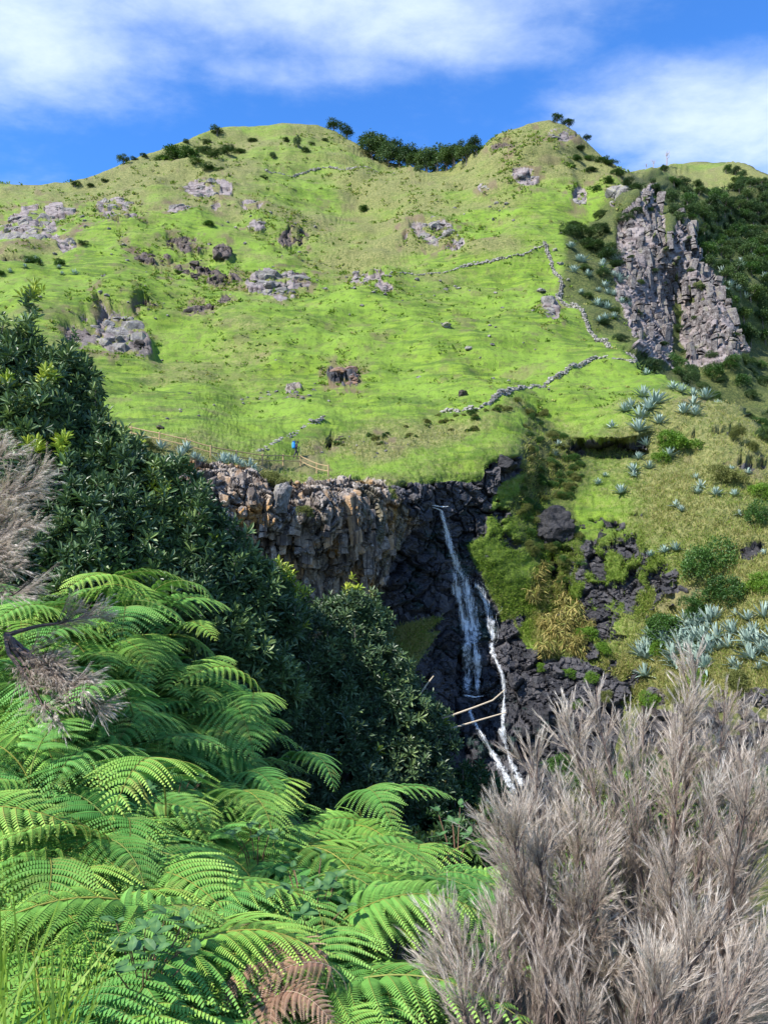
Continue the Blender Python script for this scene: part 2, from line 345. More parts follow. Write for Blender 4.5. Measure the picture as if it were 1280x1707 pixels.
# ---- relief
big = fbm(P * 0.035, 3, 1) * 4.6 + fbm(P * 0.13, 3, 2) * 1.7
terr = vnoise(P * np.array([0.06, 0.06, 0.75]) + fbm(P * 0.05, 2, 9)[:, None] * 1.2, 3) * 0.50 + vnoise(P * np.array([0.09, 0.09, 1.7]) + fbm(P * 0.08, 2, 10)[:, None] * 1.5, 4) * 0.28
tus = np.abs(fbm(P * 0.75, 3, 6)) * 0.55 + fbm(P * 1.9, 2, 7) * 0.12
nearw = np.clip((dist - 50) / 60, 0.35, 1)
fr_ = sstep(dist, 85, 125)
grass_d = big * nearw + terr * nearw * (1 - 0.35 * fr_) + tus * (0.75 - 0.45 * fr_)
warp = np.stack([fbm(P * 0.5, 2, 20 + i) for i in range(3)], -1) * 0.7
colw, cr1 = blocky((P + warp) * np.array([0.60, 0.60, 0.13]), 31, 1.0, 0.5, 0.14)
col2, cr2 = blocky((P + warp) * np.array([1.4, 1.4, 0.42]), 33, 1.0, 0.45, 0.16)
blk, cr3 = blocky((P + warp) * 0.42, 35, 1.0, 0.4, 0.12)
blk2, cr4 = blocky((P + warp) * np.array([1.3, 1.3, 1.9]), 37, 1.1, 0.4, 0.16)
blk3, cr5 = blocky((P + warp) * 3.0, 39, 1.0, 0.3, 0.2)
farw = sstep(dist, 110, 140)
rp = colw * 1.0 + col2 * 0.65 + blk3 * 0.20 + blk * 0.7
rfar_a, crf = blocky((P + warp * 2) * np.array([0.26, 0.26, 0.11]), 51, 1.0, 0.4, 0.14)
rfar = rfar_a * 1.6 + colw * 0.5 + blk2 * 0.2
rd = blk * 1.5 + blk2 * 0.45 + blk3 * 0.20
rock_d = (rockP * (rp * (1 - farw) + rfar * farw) + rockD * rd) / (rock + 1e-6)
disp = grass_d * (1 - rock) + (rock_d + 0.35) * rock
# the hollow under the fall's left shoulder, the cave under the brow, the fall's own groove
disp -= 2.0 * spot(600, 1065, 60, 12, 0.2) + 1.3 * spot(775, 1120, 16, 42, 0.3)
disp += 0.8 * spot(690, 860, 20, 16, 0.2)
edge = np.ones(sh); edge[0] = 0.25; edge[1] = 0.5; edge[2] = 0.75
DN = unit(N * (1 - 0.7 * rock)[:, None] - unit(P) * (0.7 * rock)[:, None])
P = P + DN * (disp * edge.ravel())[:, None] + unit(P) * (3.2 * cave - 1.3 * brow)[:, None]
# swirling flow bands of the undercut dark wall left of the fall
sw = region([(700,870),(716,900),(722,960),(705,1015),(640,1060),(600,1062),(610,1010),(660,985),(672,900)], 5, 4)
band = np.sin((np.hypot(fx - 560, fy - 800) * 0.55 + 3.0 * wn)) * 0.22 + np.sin(np.hypot(fx - 540, fy - 780) * 0.23 + 4 * wn) * 0.35
P = P + N * (band * sw)[:, None]
G = P.reshape(*sh, 3)
# ground behind the skyline
back = []
for k in range(1, NB + 1):
    s_ = 9.0 * k ** 1.25
    q = G[0].copy(); q[:, 1] += s_; q[:, 2] -= 0.9 * s_ * (1 - math.exp(-k / 3.0)) ; back.append(q)
Gall = np.concatenate([np.stack(back[::-1]), G], 0)
def padm(a, v=0.0): a = a.reshape(sh); return np.concatenate([np.repeat(a[:1], NB, 0), a], 0).ravel()
dry = np.clip(0.36 + 0.9 * fbm(P * 0.035, 3, 60) + 0.5 * fbm(P * np.array([.10, .10, .22]), 3, 61), 0, 1)
dry += 0.50 * sstep(fx, 960, 1120) * sstep(fy, 640, 760) + 0.35 * outr + 0.32 * sstep(fy, 360, 270) - 0.30 * spot(600, 640, 480, 130, 0.2) + 0.0 + 0.18 * sstep(fy, 560, 420)
dry += 0.5 * 1.6 * region([(640,720),(800,700),(880,668),(850,705),(760,740),(640,770),(500,768),(540,740)], 10, 16) + 0.45 * region([(860,690),(960,720),(950,800),(900,860),(850,850),(860,760)], 10, 25)
dry = np.clip(dry + 0.5 * region([(870,960),(940,950),(985,1080),(930,1110),(890,1080)], 10, 20), 0, 1)
halo = np.maximum.reduce([spot(x, y, a * 1.7 + 6, b * 1.7 + 5, 0.6) for (x, y, a, b, q) in OUT])
soil = np.clip(0.75 * halo * sstep(fbm(P * 0.35, 3, 64), 0.12, 0.3) + 0.4 * sstep(fbm(P * 0.22, 4, 65), 0.36, 0.5) + 0.3 * spot(640, 802, 30, 7, .5) + 0.6 * spot(580, 625, 30, 16, .7) + 0.6 * region([(430,768),(540,775),(560,785),(520,786),(440,777)], 3, 4) + 0.5 * spot(1150, 690, 30, 12, .6), 0, 1)
cellr = np.where(rockD > rockP, 0.6 * cr3 + 0.4 * cr4, 0.55 * cr1 + 0.45 * cr2)
lich = np.clip(sstep(fbm(P * np.array([0.5, 0.5, 0.25]), 4, 80), 0.0, 0.45) * pale, 0, 1)
wet = np.clip(spot(765, 985, 70, 130, .3) + spot(700, 950, 45, 100, .3) + spot(840, 1230, 90, 110, .4), 0, 1)
M1 = np.stack([padm(rockP), padm(rockD), padm(dry)], -1); M2 = np.stack([padm(cellr), padm(green), padm(soil)], -1); M3 = np.stack([padm(lich), padm(wet), padm(farw)], -1); M4 = np.stack([padm(moss), padm(halo), padm(lich * 0)], -1)
NRa, NCa = Gall.shape[:2]
ii, jj = np.meshgrid(np.arange(NRa - 1), np.arange(NCa - 1), indexing='ij')
a = (ii * NCa + jj).ravel(); Fq = np.stack([a, a + NCa, a + NCa + 1, a + 1], -1)
PXa, PYa = padm(fx), padm(fy); fcx, fcy = PXa[Fq].mean(1), PYa[Fq].mean(1)
rk = padm(rock)[Fq].mean(1); isback = Fq.max(1) < NB * NCa
lab = np.zeros(len(Fq), int)
gorge = (poly_sdf(fcx, fcy, [(240,765),(640,795),(800,780),(870,755),(880,800),(870,900),(1100,890),(1130,980),(1100,1130),(1290,1130),(1290,1430),(560,1430),(420,1060)]) < 0) & (rk > 0.5)
lab[gorge & ~isback] = 1
lab[(fcx > 1020) & (fcx < 1255) & (fcy > 300) & (fcy < 620) & (rk > 0.5) & ~isback] = 2
lab[(fcy > 1325)] = 3

m_ter, t, b, o = mat('turf_and_rock')
pp = posn(t); s1 = t.sep(t.attr('m1').outputs['Vector']); s2 = t.sep(t.attr('m2').outputs['Vector']); s3 = t.sep(t.attr('m3').outputs['Vector']); s4 = t.sep(t.attr('m4').outputs['Vector'])
nb = t.noise(pp, 0.09, 5, 0.6); nm = t.noise(t.scalev(pp, (0.5, 0.5, 1.6)), 0.55, 6, 0.65); nf = t.noise(pp, 2.4, 5, 0.7); nfine = t.noise(t.scalev(pp, (1, 1, 0.6)), 9.0, 3, 0.7)
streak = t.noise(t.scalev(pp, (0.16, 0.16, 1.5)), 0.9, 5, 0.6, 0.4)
g1 = t.mix(t.ramp(nm, 0.35, 0.62), (0.080, 0.145, 0.014), (0.175, 0.265, 0.026))
g1 = t.mix(t.math('MULTIPLY', t.ramp(streak, 0.50, 0.60), 0.85), g1, (0.06, 0.115, 0.014))  # dark contour lines: sheep tracks, plus terrace shading put into the grass colour
g1 = t.mix(t.ramp(nb, 0.4, 0.65), g1, t.mix(nf, (0.12, 0.215, 0.02), (0.205, 0.31, 0.04)))
dr = t.mix(t.ramp(nf, 0.35, 0.65), (0.085, 0.105, 0.030), (0.24, 0.23, 0.085))
dfac = t.ramp(t.math('ADD', s1[2], t.math('MULTIPLY', t.math('SUBTRACT', t.math('ADD', nm, nf), 1.0), 0.75)), 0.22, 0.95)
gr = t.mix(dfac, g1, dr)
gr = t.mix(t.math('MULTIPLY', t.ramp(nfine, 0.54, 0.68), 0.6), gr, (0.04, 0.07, 0.012))
tussock_shade = t.noise(pp, 1.1, 4, 0.6)
gr = t.mix(t.math('MULTIPLY', t.ramp(tussock_shade, 0.54, 0.64), 0.62), gr, t.mix(nf, (0.045, 0.075, 0.012), (0.10, 0.12, 0.03)))  # dark tussocks and the shadow spots among them, both painted into the turf
mott = t.noise(t.scalev(pp, (1, 1, 1.5)), 0.34, 5, 0.62)
gr = t.mix(t.math('MULTIPLY', t.ramp(mott, 0.53, 0.66), 0.55), gr, t.mix(nf, (0.055, 0.085, 0.018), (0.16, 0.15, 0.055)))
gr = t.mix(t.math('MULTIPLY', t.ramp(nf, 0.57, 0.66), 0.5), gr, t.mix(nm, (0.05, 0.085, 0.012), (0.30, 0.30, 0.12)))
gr = t.mix(t.math('MULTIPLY', s4[0], 0.92), gr, t.mix(t.ramp(nf, 0.38, 0.62), (0.035, 0.060, 0.010), (0.12, 0.175, 0.025)))
gr = t.mix(s2[2], gr, t.mix(nf, (0.075, 0.05, 0.03), (0.21, 0.16, 0.10)))
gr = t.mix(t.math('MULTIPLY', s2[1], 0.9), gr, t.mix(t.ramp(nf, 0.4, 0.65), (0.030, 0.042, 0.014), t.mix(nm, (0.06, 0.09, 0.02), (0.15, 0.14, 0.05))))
rc = t.mix(s2[0], (0.10, 0.082, 0.07), (0.36, 0.305, 0.25))
rc = t.mix(t.ramp(nf, 0.50, 0.68), rc, (0.47, 0.44, 0.40))
rc = t.mix(t.math('MULTIPLY', t.ramp(nfine, 0.52, 0.66), 0.5), rc, (0.07, 0.06, 0.06))
stain = t.noise(t.scalev(pp, (1.3, 1.3, 0.12)), 0.9, 5, 0.65)
rc = t.mix(t.math('MULTIPLY', t.ramp(stain, 0.52, 0.62), 0.75), rc, (0.035, 0.03, 0.03))
rc = t.mix(t.math('MULTIPLY', s3[0], t.ramp(nm, 0.35, 0.6)), rc, t.mix(nf, (0.30, 0.13, 0.03), (0.42, 0.26, 0.09)))
rc = t.mix(t.math('MULTIPLY', t.ramp(nb, 0.52, 0.62), 0.35), rc, (0.15, 0.15, 0.06))
rcf = t.mix(t.ramp(nm, 0.3, 0.6), (0.065, 0.047, 0.045), (0.25, 0.215, 0.205))
rc = t.mix(s3[2], rc, t.mix(t.ramp(nf, 0.56, 0.72), rcf, (0.35, 0.33, 0.31)))
rdk = t.mix(s2[0], (0.012, 0.013, 0.018), (0.095, 0.090, 0.095))
rdk = t.mix(t.math('MULTIPLY', t.ramp(nf, 0.56, 0.70), t.math('SUBTRACT', 0.75, t.math('MULTIPLY', s3[1], 0.55))), rdk, (0.15, 0.14, 0.14))
rdk = t.mix(s3[2], rdk, t.mix(t.ramp(nf, 0.4, 0.65), (0.035, 0.026, 0.022), (0.17, 0.135, 0.11)))
rdk = t.mix(t.math('MULTIPLY', t.math('MULTIPLY', s3[1], t.ramp(nm, 0.5, 0.62)), 0.7), rdk, (0.012, 0.042, 0.030))
allr = t.mix(t.math('DIVIDE', s1[1], t.math('ADD', t.math('ADD', s1[0], s1[1]), 0.001)), rc, rdk)
rf = t.ramp(t.math('ADD', t.math('ADD', s1[0], s1[1]), t.math('MULTIPLY', t.math('SUBTRACT', nf, 0.5), 0.9)), 0.40, 0.60)
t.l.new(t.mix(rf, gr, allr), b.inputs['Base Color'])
t.put(b.inputs['Roughness'], t.math('SUBTRACT', 0.88, t.math('MULTIPLY', t.math('MULTIPLY', s1[1], rf), t.math('ADD', 0.25, t.math('MULTIPLY', s3[1], 0.25)))))
b.inputs['Specular IOR Level'].default_value = 0.25
bump(t, b, t.math('ADD', t.math('MULTIPLY', nf, 0.6), t.math('MULTIPLY', nfine, 0.4)), 0.9, 0.35)
terrain_objs = []
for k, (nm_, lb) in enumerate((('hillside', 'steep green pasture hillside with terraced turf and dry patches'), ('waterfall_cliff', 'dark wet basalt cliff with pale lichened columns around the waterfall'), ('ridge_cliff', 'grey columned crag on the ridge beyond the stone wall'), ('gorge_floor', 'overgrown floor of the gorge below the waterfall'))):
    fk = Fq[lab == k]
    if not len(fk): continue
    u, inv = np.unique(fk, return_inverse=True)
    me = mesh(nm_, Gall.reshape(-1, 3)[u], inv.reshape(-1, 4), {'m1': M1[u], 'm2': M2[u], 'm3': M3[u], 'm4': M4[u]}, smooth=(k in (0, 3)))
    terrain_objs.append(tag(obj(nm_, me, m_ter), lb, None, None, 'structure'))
m_sea, t, b, o = mat('sea_water'); b.inputs['Base Color'].default_value = (0.012, 0.05, 0.08, 1); b.inputs['Roughness'].default_value = 0.25
bump(t, b, t.noise(posn(t), 0.35, 4), 0.4, 0.5)
tag(obj('sea', mesh('sea', [(-4000, -4000, -45), (4000, -4000, -45), (4000, 4000, -45), (-4000, 4000, -45)], [(0, 1, 2, 3)]), m_sea), 'open sea below the gorge', None, None, 'structure')
NG = grid_normals(G)
def hit(px, py):
    """point and normal of the built ground under a photo point"""
    j = int(np.argmin(np.abs(cols - px))); i = int(np.argmin(np.abs(PYg[:, j] - py)))
    i0 = max(i - 2, 0); j0 = max(j - 2, 0)
    return G[i, j].copy(), unit(NG[i0:i + 3, j0:j + 3].reshape(-1, 3).mean(0))
def px_m(p): return p[1] / F_PX                          # metres per photo pixel at a point
# ------------------------------------------------------------------ rocks
def rock_mat(name, lo, hi, light, lich=None, rough=0.85, spots=0.55):
    m, t, b, o = mat(name); pp = posn(t)
    n1 = t.noise(pp, 0.8, 5, 0.65); n2 = t.noise(pp, 3.5, 4, 0.7); n3 = t.noise(pp, 12, 3, 0.7)
    c = t.mix(t.ramp(n1, 0.35, 0.65), lo, hi)
    c = t.mix(t.math('MULTIPLY', t.ramp(n2, 0.50, 0.66), spots), c, light)
    if lich: c = t.mix(t.math('MULTIPLY', t.ramp(n1, 0.54, 0.66), 0.6), c, lich)
    c = t.mix(t.math('MULTIPLY', t.ramp(n3, 0.55, 0.7), 0.4), c, lo)
    t.l.new(c, b.inputs['Base Color']); b.inputs['Roughness'].default_value = rough; b.inputs['Specular IOR Level'].default_value = 0.3
    bump(t, b, t.math('ADD', n2, t.math('MULTIPLY', n3, 0.5)), 0.8, 0.15); return m
m_pale = rock_mat('weathered_grey_rock', (0.085, 0.078, 0.072), (0.24, 0.225, 0.21), (0.40, 0.385, 0.37), (0.22, 0.21, 0.08))
m_brown = rock_mat('brown_dark_rock', (0.020, 0.017, 0.016), (0.075, 0.058, 0.048), (0.14, 0.12, 0.105), (0.10, 0.10, 0.03))  # brown rock, darkened further to paint the shade under overhanging turf
m_black = rock_mat('black_basalt', (0.010, 0.010, 0.012), (0.030, 0.029, 0.032), (0.075, 0.072, 0.072), None, 0.6, 0.3)
m_red = rock_mat('reddish_rock', (0.10, 0.055, 0.04), (0.22, 0.14, 0.10), (0.34, 0.29, 0.26), (0.28, 0.15, 0.06))
def ico(sub):
    bm = bmesh.new(); bmesh.ops.create_icosphere(bm, subdivisions=sub, radius=1.0); bm.verts.ensure_lookup_table()
    V = np.array([v.co[:] for v in bm.verts]); Fc = np.array([[v.index for v in f.verts] for f in bm.faces]); bm.free(); return V, Fc
ICO = {k: ico(k) for k in (1, 2, 3, 4)}
def rock_v(seed, sub=3, dims=(1, 1, 0.7), rough=1.0):
    """angular boulder: planes cut off a ball, blocks and cracks on its faces"""
    V, Fc = ICO[sub]; r = np.random.default_rng(seed); V = V.copy()
    for _ in range(11):
        n = unit(r.normal(size=3)); d = r.uniform(0.55, 0.88); s = V @ n
        V -= np.clip(s - d, 0, None)[:, None] * n
    h, _c = blocky(V * 1.7 + seed * 3.1, seed % 50, 0.9, 0.35, 0.14)
    h2, _c = blocky(V * 4.0 + seed * 1.7, seed % 47, 0.9, 0.3, 0.18) if sub > 2 else (0, 0)
    V = V * (1 + rough * (0.20 * h + 0.09 * h2))[:, None] * np.array(dims)
    a = r.uniform(0, 6.28); c, s = math.cos(a), math.sin(a)
    return V @ np.array([[c, s, 0], [-s, c, 0], [0, 0, 1]]), Fc
def hull_v(seed, dims=(1, 1, 1), n=17):
    """sharp-edged block: hull of random points, flat facets"""
    r = np.random.default_rng(seed); p = unit(r.normal(size=(n, 3))) * r.uniform(.8, 1.08, (n, 1)); p = np.sign(p) * np.abs(p) ** .75 * .82 * np.array(dims)
    bm = bmesh.new()
    for q in p: bm.verts.new(q)
    res = bmesh.ops.convex_hull(bm, input=bm.verts); bmesh.ops.delete(bm, geom=[g for g in res['geom_interior'] if isinstance(g, bmesh.types.BMVert)], context='VERTS')
    bmesh.ops.triangulate(bm, faces=bm.faces[:]); bm.verts.index_update(); bm.verts.ensure_lookup_table()
    V = np.array([v.co[:] for v in bm.verts]); Fc = np.array([[v.index for v in f.verts] for f in bm.faces]); bm.free(); return V, Fc
def column_v(seed, tall=3.0):
    """fractured basalt column: stacked, slightly shifted many-sided drums"""
    r = np.random.default_rng(seed); k = int(r.integers(5, 7)); a = np.sort((np.arange(k) + r.uniform(-.28, .28, k)) * 2 * np.pi / k); rad = r.uniform(.75, 1.1, k); m = int(r.integers(3, 6))
    cuts = np.sort(np.r_[-tall, r.uniform(-tall * .85, tall * .8, m - 1), tall * r.uniform(.8, 1)]); V, Fc, n0 = [], [], 0
    for z0, z1 in zip(cuts, cuts[1:]):
        off = r.normal(size=2) * .11; sc = r.uniform(.82, 1.08); tl = r.normal(size=2) * .16
        for z, s_ in ((z0, 1.0), (z0 + .9 * (z1 - z0), r.uniform(.94, 1.03)), (z1, r.uniform(.72, .95))):
            x, y = np.cos(a) * rad * sc * s_ + off[0], np.sin(a) * rad * sc * s_ + off[1]; V.append(np.stack([x, y, z + x * tl[0] + y * tl[1]], -1))
        c_ = n0 + 3 * k; V.append(np.array([[off[0], off[1], z1 + .06]]))
        for i in range(k):
            j = (i + 1) % k
            for b_ in (n0, n0 + k): Fc += [(b_ + i, b_ + j, b_ + k + j), (b_ + i, b_ + k + j, b_ + k + i)]
            Fc.append((n0 + 2 * k + i, n0 + 2 * k + j, c_))
        n0 += 3 * k + 1
    return np.concatenate(V), np.array(Fc)
bould = [mesh('boulder', *rock_v(200 + i, 3, (1, 0.85, 0.7)), {'var': np.zeros(len(ICO[3][0]))}) for i in range(8)]
def where(x, y):
    if x < 260 and y < 470: return 'on the left shoulder of the hill'
    return 'on the pasture'
OUT_NAME = {}
desc = ['broad jagged pale grey outcrop on the hill shoulder', 'small round grey crag under the broad pale outcrop', 'upper grey crag below the dark hilltop trees', 'lower half of the paired grey crags on the shoulder', 'long low grey rocks above the broad pale outcrop', 'flat grey rocks at the end of the shoulder', 'pale rock scar of broken ledges high on the pasture', 'grey ledges below the pale rock scar', 'narrow grey rib beside the hillside hollow', 'small grey rib below the narrow one', 'dark stub of rock under the pale scar', 'brown broken ledge across the grassy dip', 'brown eroded brow above the dark rock band', 'dark torn brow with overhanging turf', 'dark rock at the start of the shadowed band', 'long dark band of shadowed rock under turf', 'dark end of the shadowed rock band', 'large isolated grey crag with dark shadowed side', 'dark rocks leaning on the large isolated crag', 'wide layered grey crag low on the pasture', 'low dark rocks beside the wide layered crag', 'small dark blocks below the wide layered crag',
 'cluster of pale rocks standing on the central knoll slope', 'pale block trailing below the central cluster', 'low pale stone above the central cluster', 'steep grey rock face under the round summit', 'small grey rock below the summit face', 'brown slanting scar near the round summit', 'upright pale pillar of rock by the ridge', 'pale rock stack on the ridge above the crag', 'grey crag crowned with shrubs at the summit', 'grey rocks built into the faint pasture wall', 'loose grey rocks below the faint pasture wall', 'reddish brown rock scar in the lower meadow', 'pale upright stones in the lower meadow', 'dark rocks tumbled below the wall bend', 'dark rocks in the bank above the footpath', 'small dark rock in the dry bank', 'dark shaded ledge among spiky plants on the left slope', 'brown broken turf step above the layered crag', 'brown rubble slope below the dark band', 'brown rubble between dark band and isolated crag']
for k, (x, y, a, b_, tone) in enumerate(OUT):
    r = np.random.default_rng(k + 5); acc = Acc(); base, _n = hit(x, y + b_)
    n = int(np.clip(a * b_ / 26, 5, 34)); pm = px_m(base)
    m_ = m_red if k == 33 else (m_pale if tone > 0.45 else m_brown); root = thing('rock_outcrop', base, desc[k], 'rock outcrop', 'rock outcrops on the hillside')
    for q in range(n):
        ang, rr = r.uniform(0, 6.28), math.sqrt(r.uniform(0, 1)) * 0.85
        c, nn = hit(x + a * rr * math.cos(ang), y + b_ * rr * math.sin(ang))
        s = r.uniform(0.28, 0.62) * b_ * pm * (1.75 if q < n // 4 else 0.8)
        V, Fc = hull_v(1000 + k * 40 + q, (r.uniform(1.0, 1.7), r.uniform(0.8, 1.2), r.uniform(0.65, 1.0)), 22) if q % 3 else rock_v(1000 + k * 40 + q, 3 if s / pm > 11 else 2, (r.uniform(1.0, 1.7), r.uniform(0.8, 1.2), r.uniform(0.6, 0.95)), 0.8)
        obj('rock', mesh('rock', V * s, Fc), m_, root, c - nn * s * 0.4 - base)
# big single boulders
for (x, y, wpx, hpx, m_, lb) in ((926,882,31,34,m_black,'huge black basalt boulder capped with grass in the green hollow'), (775,672,11,9,m_brown,'dark round boulder alone on the lower meadow by the wall'), (745,551,12,6,m_pale,'flat grey boulder in the middle of the bright meadow'), (780,582,8,6,m_pale,'rounded grey boulder below the flat one in the meadow'), (905,467,11,5,m_pale,'grey slab beside the upper wall bend'), (838,772,26,18,m_black,'black basalt block jutting from the turf above the waterfall'), (268,709,9,5,m_brown,'brown boulder on the meadow above the spiky cliff-top plants'), (468,832,22,32,m_pale,'tall grey pillar of rock leaning on the columned cliff')):
    c, nn = hit(x, y + hpx * 0.4); pm = px_m(c)
    V, Fc = rock_v(int(x + y), 4, (1, 0.8, hpx / wpx), 0.9) if x != 926 else rock_v(1215, 4, (1.15, .9, 1.15), 1.25)
    tag(obj('boulder', mesh('boulder', V * wpx * pm + np.array([0, 0, hpx * pm * 0.35]), Fc), m_, loc=c), lb, 'boulder', None)
# scattered stones
r = np.random.default_rng(77); spots = []
for (cx, cy, sx, sy, n, s0, s1) in ((500,640,90,45,26,1.6,4.2),(820,560,110,70,18,1.5,4.0),(300,680,120,25,10,1.5,3.5),(630,500,90,40,18,1.5,4.5),(820,350,60,40,12,1.5,4.0),(240,520,120,80,22,1.5,4.0),(440,390,80,50,16,1.5,4.0),(130,390,100,40,18,1.5,4.5),(720,460,90,14,14,1.5,4.0),(940,450,40,40,10,2,4.5),(620,760,60,14,10,1.5,3.5),(880,640,70,24,8,1.5,3)):
    for q in range(n): spots.append((cx + r.normal() * sx * 0.6, cy + r.normal() * sy * 0.6, r.uniform(s0, s1) * 1.3))
for i, (x, y, s) in enumerate(spots):
    c, nn = hit(x, y); pm = px_m(c)
    o = obj('field_stone', bould[i % 8], None, loc=c + nn * s * pm * 0.1, rot=(0, 0, r.uniform(0, 6)), scale=s * pm)
    if not o.data.materials: o.data.materials.append(m_pale)
    tag(o, 'small grey stone lying loose on the green pasture', 'stone', 'loose stones scattered over the pasture')

# angular columns and blocks standing proud of the cliffs
m_cliff = rock_mat('lichened_cliff_rock', (0.10, 0.08, 0.066), (0.38, 0.315, 0.25), (0.52, 0.48, 0.43), (0.40, 0.20, 0.06))
t = NT(m_cliff.node_tree); bs = [n_ for n_ in t.n if n_.type == 'BSDF_PRINCIPLED'][0]; src = bs.inputs['Base Color'].links[0].from_socket
st_ = t.noise(t.scalev(posn(t), (1.3, 1.3, 0.12)), 0.9, 5, 0.65); t.l.new(t.mix(t.math('MULTIPLY', t.ramp(st_, 0.50, 0.60), 0.8), t.mix(t.ramp(orand(t), .62, .9), t.mix(1.0, src, t.mix(orand(t), (.75, .75, .78), (1.35, 1.28, 1.2)), 'MULTIPLY'), t.mix(.55, src, (0.40, 0.23, 0.09))), (0.035, 0.03, 0.03)), bs.inputs['Base Color'])
m_crag = rock_mat('crag_rock', (0.052, 0.042, 0.040), (0.22, 0.195, 0.185), (0.37, 0.355, 0.335), (0.17, 0.16, 0.09))
m_wetrock = rock_mat('wet_black_rock', (0.010, 0.011, 0.014), (0.050, 0.048, 0.054), (0.13, 0.125, 0.125), None, 0.42, 0.35)
def face_rocks(parent, poly, n, s0, s1, tall, m_, seed, sink=0.45, test=None):
    r = np.random.default_rng(seed); poly = np.array(poly, float); k = 0; placed = []; tries = 0
    while k < n and tries < 6000:
        tries += 1; x, y = r.uniform(poly[:, 0].min(), poly[:, 0].max()), r.uniform(poly[:, 1].min(), poly[:, 1].max())
        if poly_sdf(np.array([x]), np.array([y]), poly)[0] > 0 or (test is not None and test(x, y)): continue
        s = r.uniform(s0, s1)
        if any((x - a_) ** 2 + ((y - b_) / tall) ** 2 < (.50 * (s + c_)) ** 2 for a_, b_, c_ in placed): continue
        placed.append((x, y, s)); k += 1; c, nn = hit(x, y); pm = px_m(c)
        V, Fc = column_v(seed * 100 + k, tall * r.uniform(.45, 1.3)) if tall > 1.5 and (seed != 61 or (k % 5 < 3 and y > 862)) else hull_v(seed * 100 + k, (r.uniform(.9, 1.4), r.uniform(.7, 1), min(tall, 1.7) * r.uniform(.7, 1.3)), 20)
        Rm = np.array(Euler((r.normal() * .10, r.normal() * .13, 0)).to_matrix())
        obj('rock', mesh('rock', V @ Rm.T * s * pm, Fc), m_, parent, c + unit(c) * s * pm * sink)
cliff_o = [o_ for o_ in terrain_objs if o_.name.startswith('waterfall_cliff')][0]; crag_o = [o_ for o_ in terrain_objs if o_.name.startswith('ridge_cliff')][0]
face_rocks(cliff_o, [(285,795),(340,788),(372,795),(430,812),(520,826),(600,824),(640,828),(655,850),(660,900),(650,960),(610,990),(560,1060),(500,1060),(430,1000),(380,935),(350,885)], 150, 7, 15, 2.9, m_cliff, 61, 0.72)
near_fall = lambda x, y: (abs(x - np.interp(y, [845, 968, 1060, 1160], [737, 775, 790, 790])) < 20 and y < 1165) or (abs(x - np.interp(y, [1060, 1110, 1230, 1320], [818, 832, 838, 873])) < 12) or (abs(x - np.interp(y, [1165, 1215, 1320], [782, 797, 858])) < 10)
face_rocks(cliff_o, [(660,818),(740,812),(800,806),(820,780),(858,770),(855,790),(820,820),(808,850),(798,900),(830,960),(845,1030),(880,1090),(960,1110),(1025,1135),(1030,1190),(1010,1260),(950,1310),(900,1400),(760,1400),(690,1250),(700,1120),(740,1050),(700,1010),(700,880)], 210, 5, 15, 1.1, m_wetrock, 62, 0.55, near_fall)
face_rocks(crag_o, [(1022,448),(1032,386),(1062,335),(1085,316),(1096,350),(1110,405),(1118,470),(1120,540),(1112,600),(1096,596),(1058,556),(1034,500)], 64, 5, 10, 2.8, m_crag, 63, 0.6)
face_rocks(crag_o, [(1128,376),(1146,370),(1158,415),(1188,470),(1222,508),(1243,585),(1190,602),(1150,596),(1140,540),(1138,470)], 64, 5, 10, 2.8, m_crag, 64, 0.6)
hill_o = [o_ for o_ in terrain_objs if o_.name.startswith('hillside')][0]
face_rocks(hill_o, [(980,930),(1010,900),(1060,905),(1110,960),(1080,1000),(1010,1010),(990,1070),(1040,1120),(990,1110),(960,1020)], 26, 4, 10, 1.0, m_black, 65, 0.5)
face_rocks(hill_o, [(1085,1155),(1290,1160),(1290,1290),(1090,1280),(1062,1215)], 34, 8, 16, 0.8, m_brown, 66, 0.5)

